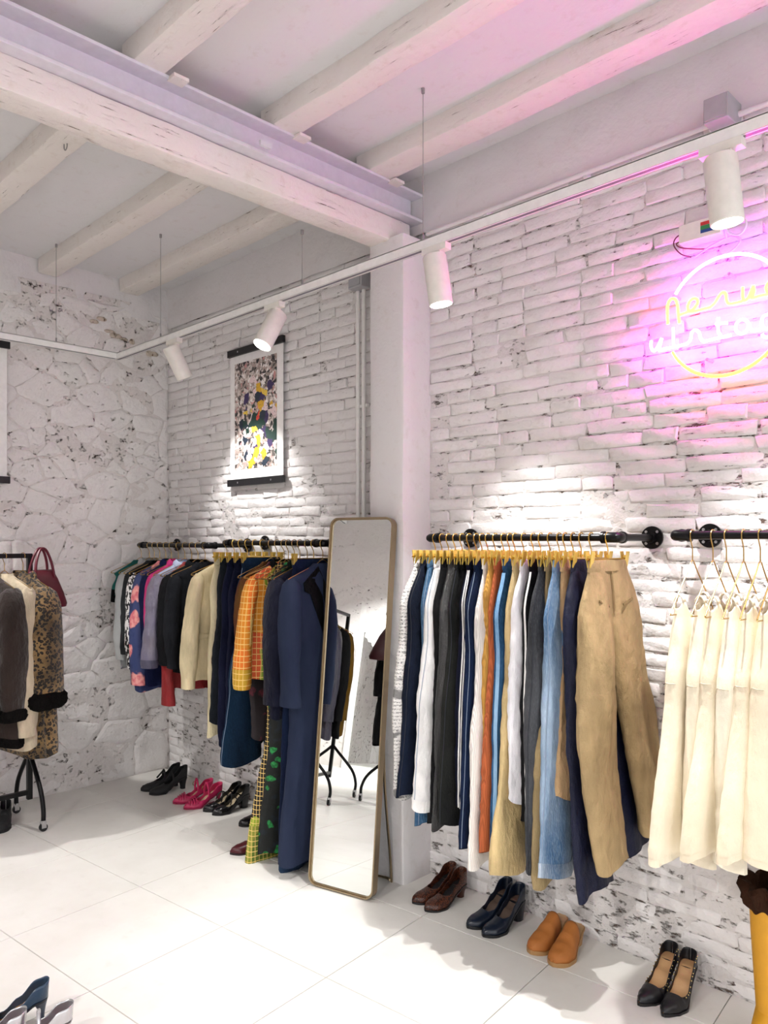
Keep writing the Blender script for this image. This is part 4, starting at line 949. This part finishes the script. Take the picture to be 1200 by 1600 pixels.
coat('suede_coat', 'dark brown suede coat with black fur cuffs at left edge', 'brown suede coat', 1.465, suede, tw_=.36, hemz=.50, shw=.22, hemw=.24, sleeve=.70, r0=.10, r1=.085, cuff=(fur, 3, 1.15), hem=(fur, 3), out=.05, collar=1, cmat=cream, neck=.07)
coat('brown_coat', 'brown wool coat further along the rolling rack', 'brown wool coat', 1.25, F('brown_wool', '3d2b25', .9), hemz=.45)
# burgundy bag over the end post
def handbag(loc, rz, col, label, s=1.0):
    t = thing('handbag', label, 'handbag', loc, rz); lea = plain('burgundy_leather_'+label[:5], col, .42, 0, (60, .2)); R = []
    for zz, hw, hb in ((-.30, .155, .05), (-.305, .165, .062), (-.285, .172, .066), (-.22, .150, .056), (-.13, .112, .034), (-.085, .085, .020), (-.078, .075, .012)):
        R.append([(hb*s*sup(2*PI*k/28, 3)[1], hw*s*sup(2*PI*k/28, 3)[0], zz*s) for k in range(28)])
    MB().loft(R).build('body', lea, t)
    for e in (-1, 1): MB().tube(catmull([(e*.03*s, -.07*s, -.12*s), (e*.02*s, -.055*s, -.03*s), (e*.012, -.02*s, .045*s), (e*.012, .02*s, .045*s), (e*.02*s, .055*s, -.03*s), (e*.03*s, .07*s, -.12*s)], 6), .008*s, 8).build('handle', lea, t)
    MB().tube([(0, -.08*s, -.078*s), (0, .08*s, -.078*s)], .0035, 6).build('zip', plain('dark_zip_'+label[:5], '2a0d16', .5), t)
    return t
handbag((XR+.02, 1.75, ZRK-.01), .35, '5e1526', 'burgundy leather handbag hanging on the end of the coat rack', .95)
# racks and big mirror across the shop, seen in the mirror
def opp(X2, y0, lab, ext=0, L=1.3):
    return rolling_rack(lab, X2, y0, y0-L, 1.52, fx=.24, ext=ext)
opp(-3.78, .06, 'black rolling rack with leather jackets seen in the mirror', .22, .62)
opp(-3.2, -.42, 'black rolling rack with the wine bag seen in the mirror')
def mcoat(name, label, short, X2, yy, mat, **k):
    kw = dict(hemz=.50, shw=.2, hemw=.22, thick=.07, sleeve=.72, r0=.08, r1=.065, out=.03, cat='jacket'); kw.update(k)
    return top(name, label, short, X2, mat, y=yy, z=1.52, rz=PI/2, **kw)
mcoat('leather_jacket', 'purple black leather jacket reflected in the mirror', 'purple leather jacket', -3.78, .18, F('purple_leather', '2a2048', .3, fold=.8, spec=.7, sheen=0), collar=1)
mcoat('black_jacket', 'black jacket behind the leather one in the reflection', 'reflected black jacket', -3.80, -.08, blk)
mcoat('patterned_shirt', 'mustard patterned shirt behind the reflected black jacket', 'reflected mustard shirt', -3.84, -.3, F('mustard_print', '8a661c', .7))
mcoat('dark_dress', 'long black dress under the wine bag in the reflection', 'reflected black dress', -3.2, -.52, blk, hemz=.45, sleeve=.5)
mcoat('wine_dress', 'wine dress behind the reflected black dress', 'reflected wine dress', -3.2, -.8, F('wine_crepe', '2a1016', .8), hemz=.5, sleeve=.4)
handbag((-3.28, -.36, 1.50), 1.4, '3a1218', 'dark wine handbag reflected in the mirror', 1.15)
wm = thing('wall_mirror', 'large white framed mirror across the shop, seen in reflection', 'mirror', (-3.75, -2.58, .02)); wm.rotation_euler = (math.radians(2.0), 0, 0)
MB().box((0, .012, 1.02), (1.10, .006, 2.0)).build('mirror_glass', gm, wm, False)
for bx_, sz in (((-.58, 0, 1.02), (.07, .045, 2.12)), ((.58, 0, 1.02), (.07, .045, 2.12)), ((0, 0, 2.05), (1.1, .045, .06)), ((0, 0, .0), (1.1, .045, .05))): MB().box(bx_, sz).build('frame_bar', M['white'], wm, False)
# ------------------------------------------------------------------ shoes
def shoe(name_mats, toe, ang, kind='pump', L=.25, heel=.075, heeltype='block', pointy=.5, open_to=.62, platform=.006, wid=.041, rim=.055, mirrorx=1):
    """returns a list of (part name, mesh builder, material). Local: +x toe direction, heel at x=0"""
    up, ins, sole, hl = name_mats; parts = []; NS = 26; MV = 7
    def zb(u): return platform+heel*interp([(0, 1), (.16, .97), (.35, .66), (.55, .22), (.68, .02), (1, .0)], u)+.006*max(0, u-.85)/.15
    def hwid(u):
        a = interp([(0, .58), (.12, .72), (.3, .70), (.45, .76), (.66, 1.0), (.8, .82), (.92, .45), (1, .10)], u) if pointy > .6 else interp([(0, .58), (.12, .72), (.3, .70), (.45, .76), (.68, 1.0), (.82, .93), (1, .60*(1-pointy)+.02)], u)
        e = math.sqrt(max(0, 1-((.06-u)/.06)**2)) if u < .06 else 1
        tip = math.sqrt(max(0, 1-((u-.90)/.10)**2)) if u > .90 and pointy < .6 else 1
        return wid*a*max(.04, e)*max(.04, tip)
    def cy(u): return mirrorx*.010*math.sin(PI*u)
    us = [0.0, .008, .02, .04, .06]+[.06+.94*(i/(NS))**1.0 for i in range(1, NS-2)]+[.94, .965, .985, 1.0]; us = sorted(set(us+[open_to+k for k in (-.05, -.025, -.01, 0, .01, .02)]))
    if kind in ('pump', 'sling'):
        hs = lambda u: interp([(0, .045), (.5, .046), (.62, .043), (.8, .036), (.93, .025), (1, .008)], u)
        vr = lambda u: .5*min(1, interp([(0, .60), (.3, .56), (open_to-.14, .56), (open_to-.03, .74), (open_to+.03, 1), (1, 1)], u))
    elif kind == 'mule':
        us = [u for u in us if u > .34]; hs = lambda u: interp([(.34, .066), (.5, .070), (.7, .056), (.9, .038), (1, .012)], u); vr = lambda u: .5
    elif kind == 'bootie':
        hs = lambda u: interp([(0, .075), (.3, .072), (.5, .078), (.62, .06), (.85, .042), (1, .015)], u)
        vr = lambda u: .5*interp([(0, .62), (.35, .62), (.44, .8), (.5, 1), (1, 1)], u)
    ot = {'pump': open_to, 'sling': open_to, 'mule': 0, 'bootie': .46}[kind]
    def wallh(u): return interp([(0, rim), (.12, rim*.92), (.35, rim*.58), (.55, rim*.5), (1, rim*.5)], u) if kind != 'bootie' else interp([(0, .075), (.3, .07), (1, .06)], u)
    def ptx(u, side, s):
        w_, h, z0 = hwid(u), hs(u), zb(u); tb = max(0, min(1, (u-ot+.17)/.19)); B = 1-math.sqrt(1-tb*tb) if ot else 1
        a = PI*.5*s; ay, az = w_*max(0, math.cos(a))**.75, h*math.sin(a)**.9
        wy, wz = w_*(1+.05*math.sin(PI*s)-.06*s), wallh(u)*s
        return Vector((u*L-(.004*s if u < .1 and ot else 0), side*(wy+(ay-wy)*B)+cy(u), z0+wz+(az-wz)*B))
    for side in (-1, 1):
        rings = []
        for u in us:
            r = [ptx(u, side, j/MV) for j in range(MV+1)]
            rings.append(r if side < 0 else list(reversed(r)))
        parts.append(('upper', MB().loft(rings, False, False, False), up))
    q = [([((u*L), cy(u)-hwid(u)*.93, zb(u)+.0035), (u*L, cy(u), zb(u)+.002), (u*L, cy(u)+hwid(u)*.93, zb(u)+.0035)]) for u in ([0.012]+[u for u in sorted(us+[.1, .15, .2, .25] if kind == 'mule' else us) if u > .012])]
    parts.append(('insole', MB().loft(q, False, False, False), ins))
    so = []
    for u in [0.0, .03, .08]+[.12+.88*i/20 for i in range(21)]:
        w_, z1 = hwid(u)*1.03+.0012, zb(u)+.001; z0 = max(0, zb(u)-(.006 if u < .6 else platform+.004)); so.append([(u*L, cy(u)-w_, z0), (u*L, cy(u)+w_, z0), (u*L, cy(u)+w_, z1), (u*L, cy(u)-w_, z1)])
    parts.append(('sole', MB().loft(so), sole))
    hh = zb(.05)
    if heeltype == 'block': tab = [(0, .0), (1, 0)]; a0, a1, b0, b1 = .058, .046, .034, .026
    elif heeltype == 'slim': a0, a1, b0, b1 = .05, .014, .03, .006
    else: a0, a1, b0, b1 = .055, .03, .033, .018
    rr = []
    for k in range(6):
        t = k/5; ln = a0+(a1-a0)*min(1, t*1.4 if heeltype != 'block' else t); bw = b0+(b1-b0)*min(1, t*1.4 if heeltype != 'block' else t); z = hh*(1-t)-.002*(1-t)
        z = max(0, z); xo = .002+.010*math.sin(PI*t*.5)
        rr.append([(xo+ln*(.5+.5*sup(2*PI*j/16, 3)[0]), bw*sup(2*PI*j/16, 3)[1], z) for j in range(16)])
    parts.append(('heel', MB().loft(rr), hl))
    return parts, hwid, zb, cy, ptx
def place_shoe(name, label, toe, ang, mats, group, extras=None, cat='shoe', **k):
    L = k.get('L', .25); parts, hw, zb, cy, hs = shoe(mats, toe, ang, **k)
    d = Vector((math.cos(ang), math.sin(ang), 0)); loc = Vector((toe[0], toe[1], 0))-d*L
    t = thing(name, label, cat, loc, ang, group)
    U = MB()
    for nm, mb, m in parts:
        if nm == 'upper': U.add(mb.v, mb.f)
    o = U.build('upper', mats[0], t); o.data.materials.append(mats[1]); bm = bmesh.new(); bm.from_mesh(o.data); bmesh.ops.remove_doubles(bm, verts=bm.verts, dist=.0006); bmesh.ops.recalc_face_normals(bm, faces=bm.faces); bm.to_mesh(o.data); bm.free()
    solid(o, .002, -1, 0)
    for nm, mb, m in parts:
        if nm != 'upper': mb.build(nm, m, t)
    if extras: extras(t, hw, zb, cy, hs, L)
    return t
def strap_over(t, nm, mat, hw, zb, cy, u, up, L, du=0, r=.004, w_=1.0):
    pts = [(u*L+du*(j/8-.5)*L, cy(u)-math.cos(PI*j/8)*hw(u)*w_, zb(u)+.02+up*math.sin(PI*j/8)) for j in range(9)]
    return MB().tube(catmull(pts, 3), r, 6).build(nm, mat, t)
P_ = plain
def leath(n, c, r=.35): return P_(n, c, r, 0, (90, .15))
DN = -PI/2
br = leath('brown_snake_leather', '5b2a17', .35); m, nt, b = base('brown_scale_leather'); vo = N(nt, 'ShaderNodeTexVoronoi'); nt.links.new(coords(nt), vo.inputs['Vector']); vo.inputs['Scale'].default_value = 160
nt.links.new(ramp(nt, vo.outputs['Distance'], [(.2, hx('6e3a22')), (.6, hx('2a120b'))]), b.inputs['Base Color']); b.inputs['Roughness'].default_value = .35; bump(nt, b, vo.outputs['Distance'], .3, .002)
mt_br = (m, leath('black_lining', '131316', .6), leath('black_sole', '141214'), leath('brown_heel', '46200f'))
g = 'brown scaled pumps by the pillar'
place_shoe('pump_shoe', 'brown scaled leather pump, left of the pair by the pillar', (-2.323, 2.50), DN-.12, mt_br, g, heel=.055, heeltype='mid', pointy=.35, rim=.062)
place_shoe('pump_shoe', 'brown scaled leather pump, right of the pair by the pillar', (-2.235, 2.485), DN-.05, mt_br, g, heel=.055, heeltype='mid', pointy=.35, rim=.062)
nvl = leath('navy_black_leather', '101a2a', .3); mt_nv = (nvl, leath('grey_brown_lining', '5c4a40', .6), leath('navy_sole', '0d0f14'), leath('navy_heel', '0e121c'))
g = 'navy block heel pumps'
place_shoe('block_heel_pump', 'navy leather block heel pump, left of its pair', (-2.015, 2.50), DN-.10, mt_nv, g, L=.26, heel=.075, heeltype='block', pointy=.3, rim=.06, platform=.008)
place_shoe('block_heel_pump', 'navy leather block heel pump, right of its pair', (-1.925, 2.49), DN-.02, mt_nv, g, L=.26, heel=.075, heeltype='block', pointy=.3, rim=.06, platform=.008)
tanl = leath('tan_suede', 'a9662a', .7); woodm = leath('stacked_wood', 'a47c4e', .55); mt_cl = (tanl, leath('tan_lining', 'c09a70', .7), woodm, woodm)
g = 'tan suede clogs'
place_shoe('clog_mule', 'tan suede clog mule with wooden heel, left of pair', (-1.715, 2.515), DN+.05, mt_cl, g, kind='mule', heel=.055, heeltype='block', pointy=.25, wid=.046, platform=.012, cat='clog')
place_shoe('clog_mule', 'tan suede clog mule with wooden heel, right of pair', (-1.605, 2.50), DN+.16, mt_cl, g, kind='mule', heel=.055, heeltype='block', pointy=.25, wid=.046, platform=.012, cat='clog')
stl = leath('black_grain_leather', '16161a', .4); mt_st = (stl, leath('beige_insole', 'c39a6c', .55), leath('black_thin_sole', '121214'), stl)
stud = metalm('gold_stud', 'd2b87c', .25)
def studs(t, hw, zb, cy, hs, L):
    for k in range(11):
        u = .10+.52*k/10
        for s in (-1, 1):
            MB().sphere(hs(u, s, .88)+Vector((0, s*.001, .0005)), .0028, 6, 4).build('stud', stud, t)
g = 'black studded pumps'
place_shoe('studded_pump', 'black studded pointed pump with beige insole, left of pair', (-1.262, 2.50), DN-.02, mt_st, g, studs, heel=.085, heeltype='slim', pointy=.75, rim=.044, open_to=.66)
place_shoe('studded_pump', 'black studded pointed pump with beige insole, right of pair', (-1.175, 2.50), DN+.06, mt_st, g, studs, heel=.085, heeltype='slim', pointy=.75, rim=.044, open_to=.66)
bks = leath('black_suede', '0f0f12', .7); mt_bb = (bks, leath('black_inside', '1a1a1d', .7), bks, bks)
def tstrap(t, hw, zb, cy, hs, L):
    strap_over(t, 'strap', bks, hw, zb, cy, .42, .055, L, r=.006); MB().tube([(.45*L, cy(.45), zb(.45)+.073), (.6*L, cy(.6), zb(.6)+.055)], .006, 6).build('t_strap', bks, t)
g = 'black suede t-strap heels'
place_shoe('t_strap_heel', 'black suede t-strap heel nearest the stone wall', (-4.60, 2.40), DN-.25, mt_bb, g, tstrap, heel=.07, heeltype='mid', pointy=.3, rim=.07, open_to=.6)
place_shoe('t_strap_heel', 'black suede t-strap heel nearer the pink pair', (-4.49, 2.40), DN-.12, mt_bb, g, tstrap, heel=.07, heeltype='mid', pointy=.3, rim=.07, open_to=.6)
pk = leath('pink_satin', 'c22a5c', .4); mt_pk = (pk, leath('cream_insole', 'd9c3a0', .6), leath('pink_sole', '8c1f42'), pk)
def sling(t, hw, zb, cy, hs, L):
    o = strap_over(t, 'ankle_strap', pk, hw, zb, cy, .42, .075, L, r=.006)
    MB().tube([(.43*L+.012*math.cos(a), cy(.4)-hw(.42)*.9-.002, zb(.4)+.055+.012*math.sin(a)) for a in [2*PI*i/14 for i in range(14)]], .0022, 6, closed=True).build('buckle', M['goldw'], o)
    for k in range(4): strap_over(t, 'pleat', pk, hw, zb, cy, .72+.05*k, .034-.006*k, L, du=.05, r=.003, w_=.95)
g = 'pink satin slingbacks'
place_shoe('slingback_heel', 'pink satin slingback, left of its pair', (-4.235, 2.42), DN-.22, mt_pk, g, sling, kind='sling', heel=.06, heeltype='slim', pointy=.75, rim=.05, open_to=.66)
place_shoe('slingback_heel', 'pink satin slingback with round buckle, right of pair', (-4.10, 2.415), DN-.08, mt_pk, g, sling, kind='sling', heel=.06, heeltype='slim', pointy=.75, rim=.05, open_to=.66)
mt_ss = (leath('black_patent', '0d0d10', .25), leath('pale_insole', 'c9b796', .55), leath('patent_sole', '0e0e10'), leath('patent_heel', '0c0c0f', .25))
def cross(t, hw, zb, cy, hs, L):
    strap_over(t, 'strap', mt_ss[0], hw, zb, cy, .5, .05, L, du=.22, r=.004); strap_over(t, 'strap', mt_ss[0], hw, zb, cy, .5, .05, L, du=-.22, r=.004)
g = 'black cross-strap pumps'
place_shoe('cross_strap_pump', 'black cross-strap pump with pale insole, left of pair', (-3.985, 2.475), DN-.08, mt_ss, g, cross, heel=.075, heeltype='block', pointy=.5, rim=.05, open_to=.68)
place_shoe('cross_strap_pump', 'black cross-strap pump with pale insole, right of pair', (-3.895, 2.48), DN-.02, mt_ss, g, cross, heel=.075, heeltype='block', pointy=.5, rim=.05, open_to=.68)
place_shoe('black_loafer', 'black leather shoe half hidden behind the gingham skirt', (-3.64, 2.49), DN-.1, (mt_ss[0], mt_ss[1], mt_ss[2], mt_ss[3]), None, heel=.03, pointy=.2, rim=.06)
place_shoe('wine_pump', 'dark wine red shoe toe peeking from under the gingham skirt', (-3.345, 2.235), DN-.15, (leath('wine_leather', '4a0f18', .35), leath('wine_lining', '2a0a10', .6), leath('wine_sole', '1c0a0c'), leath('wine_heel', '3a0c14')), None, heel=.05, heeltype='mid', pointy=.5, rim=.05)
place_shoe('black_boot_shoe', 'black shoe under the coat rack at left edge', (-4.47, 1.50), DN+1.1, (bks, bks, bks, bks), None, heel=.03, kind='bootie', pointy=.2)
place_shoe('ankle_boot', 'brown ankle boot under the reflected rack', (-3.05, -1.2), PI/2, (leath('brown_boot', '4a2a1c', .5), bks, bks, leath('boot_heel', '20130d')), None, kind='bootie', heel=.05, pointy=.3)
# shoes at the bottom left corner
mtb = (leath('metallic_blue', '33485e', .25), leath('tan_insole', 'b78a52', .5), leath('blue_sole', '1a2028'), leath('blue_heel', '28384a', .3))
place_shoe('metallic_pump', 'metallic blue pump with tan insole in the corner', (-2.70, .80), DN-.25, mtb, None, heel=.07, heeltype='slim', pointy=.6, rim=.055)
slv = plain('silver_leather', 'c9c8ca', .25, .7); mts = (slv, leath('maroon_insole', '4a1626', .5), leath('silver_sole', '55504e'), slv)
def sl2(t, hw, zb, cy, hs, L): strap_over(t, 'strap', slv, hw, zb, cy, .40, .055, L, r=.006)
place_shoe('silver_slingback', 'silver shoe with maroon lining beside the metallic pump', (-2.56, .82), DN-.35, mts, 'silver shoes in the corner', sl2, heel=.06, heeltype='mid', pointy=.3, rim=.05)
place_shoe('silver_slingback', 'second silver shoe cut by the photo corner', (-2.63, .70), DN-.35, mts, 'silver shoes in the corner', sl2, heel=.06, heeltype='mid', pointy=.3, rim=.05)
# mustard boot with gathered brown cuff at the right edge
bt = thing('mustard_boot', 'mustard tall boot with gathered brown cuff at right edge', 'boot', (-.865, 2.60, 0)); bt.scale = (1, 1, 1.14)
mus = leath('mustard_suede', 'c98f17', .6); R = []
for z, rx, ry, oy in ((.0, .045, .12, -.06), (.03, .046, .122, -.06), (.07, .044, .085, -.03), (.11, .044, .06, 0), (.2, .052, .062, .002), (.32, .062, .07, .004), (.40, .066, .074, .004)):
    R.append([(rx*math.cos(2*PI*k/28), oy+ry*math.sin(2*PI*k/28), z) for k in range(28)])
MB().loft(R, True, False).build('shaft', mus, bt); R = []
for z, rr in ((.385, .066), (.40, .082), (.425, .086), (.44, .095), (.455, .088), (.45, .07), (.40, .06)):
    R.append([((rr+.012*math.sin(9*2*PI*k/72+z*40)*(z > .39))*math.cos(2*PI*k/72), .004+(rr+.01+.012*math.sin(9*2*PI*k/72+z*40)*(z > .39))*math.sin(2*PI*k/72), z+.008*math.sin(7*2*PI*k/72)) for k in range(72)])
MB().loft(R, False, False).build('ruffled_cuff', F('brown_fringe', '4e2b14', .8, fold=1), bt)
MB().box((0, .03, .01), (.08, .06, .02)).build('heel', bks, bt)
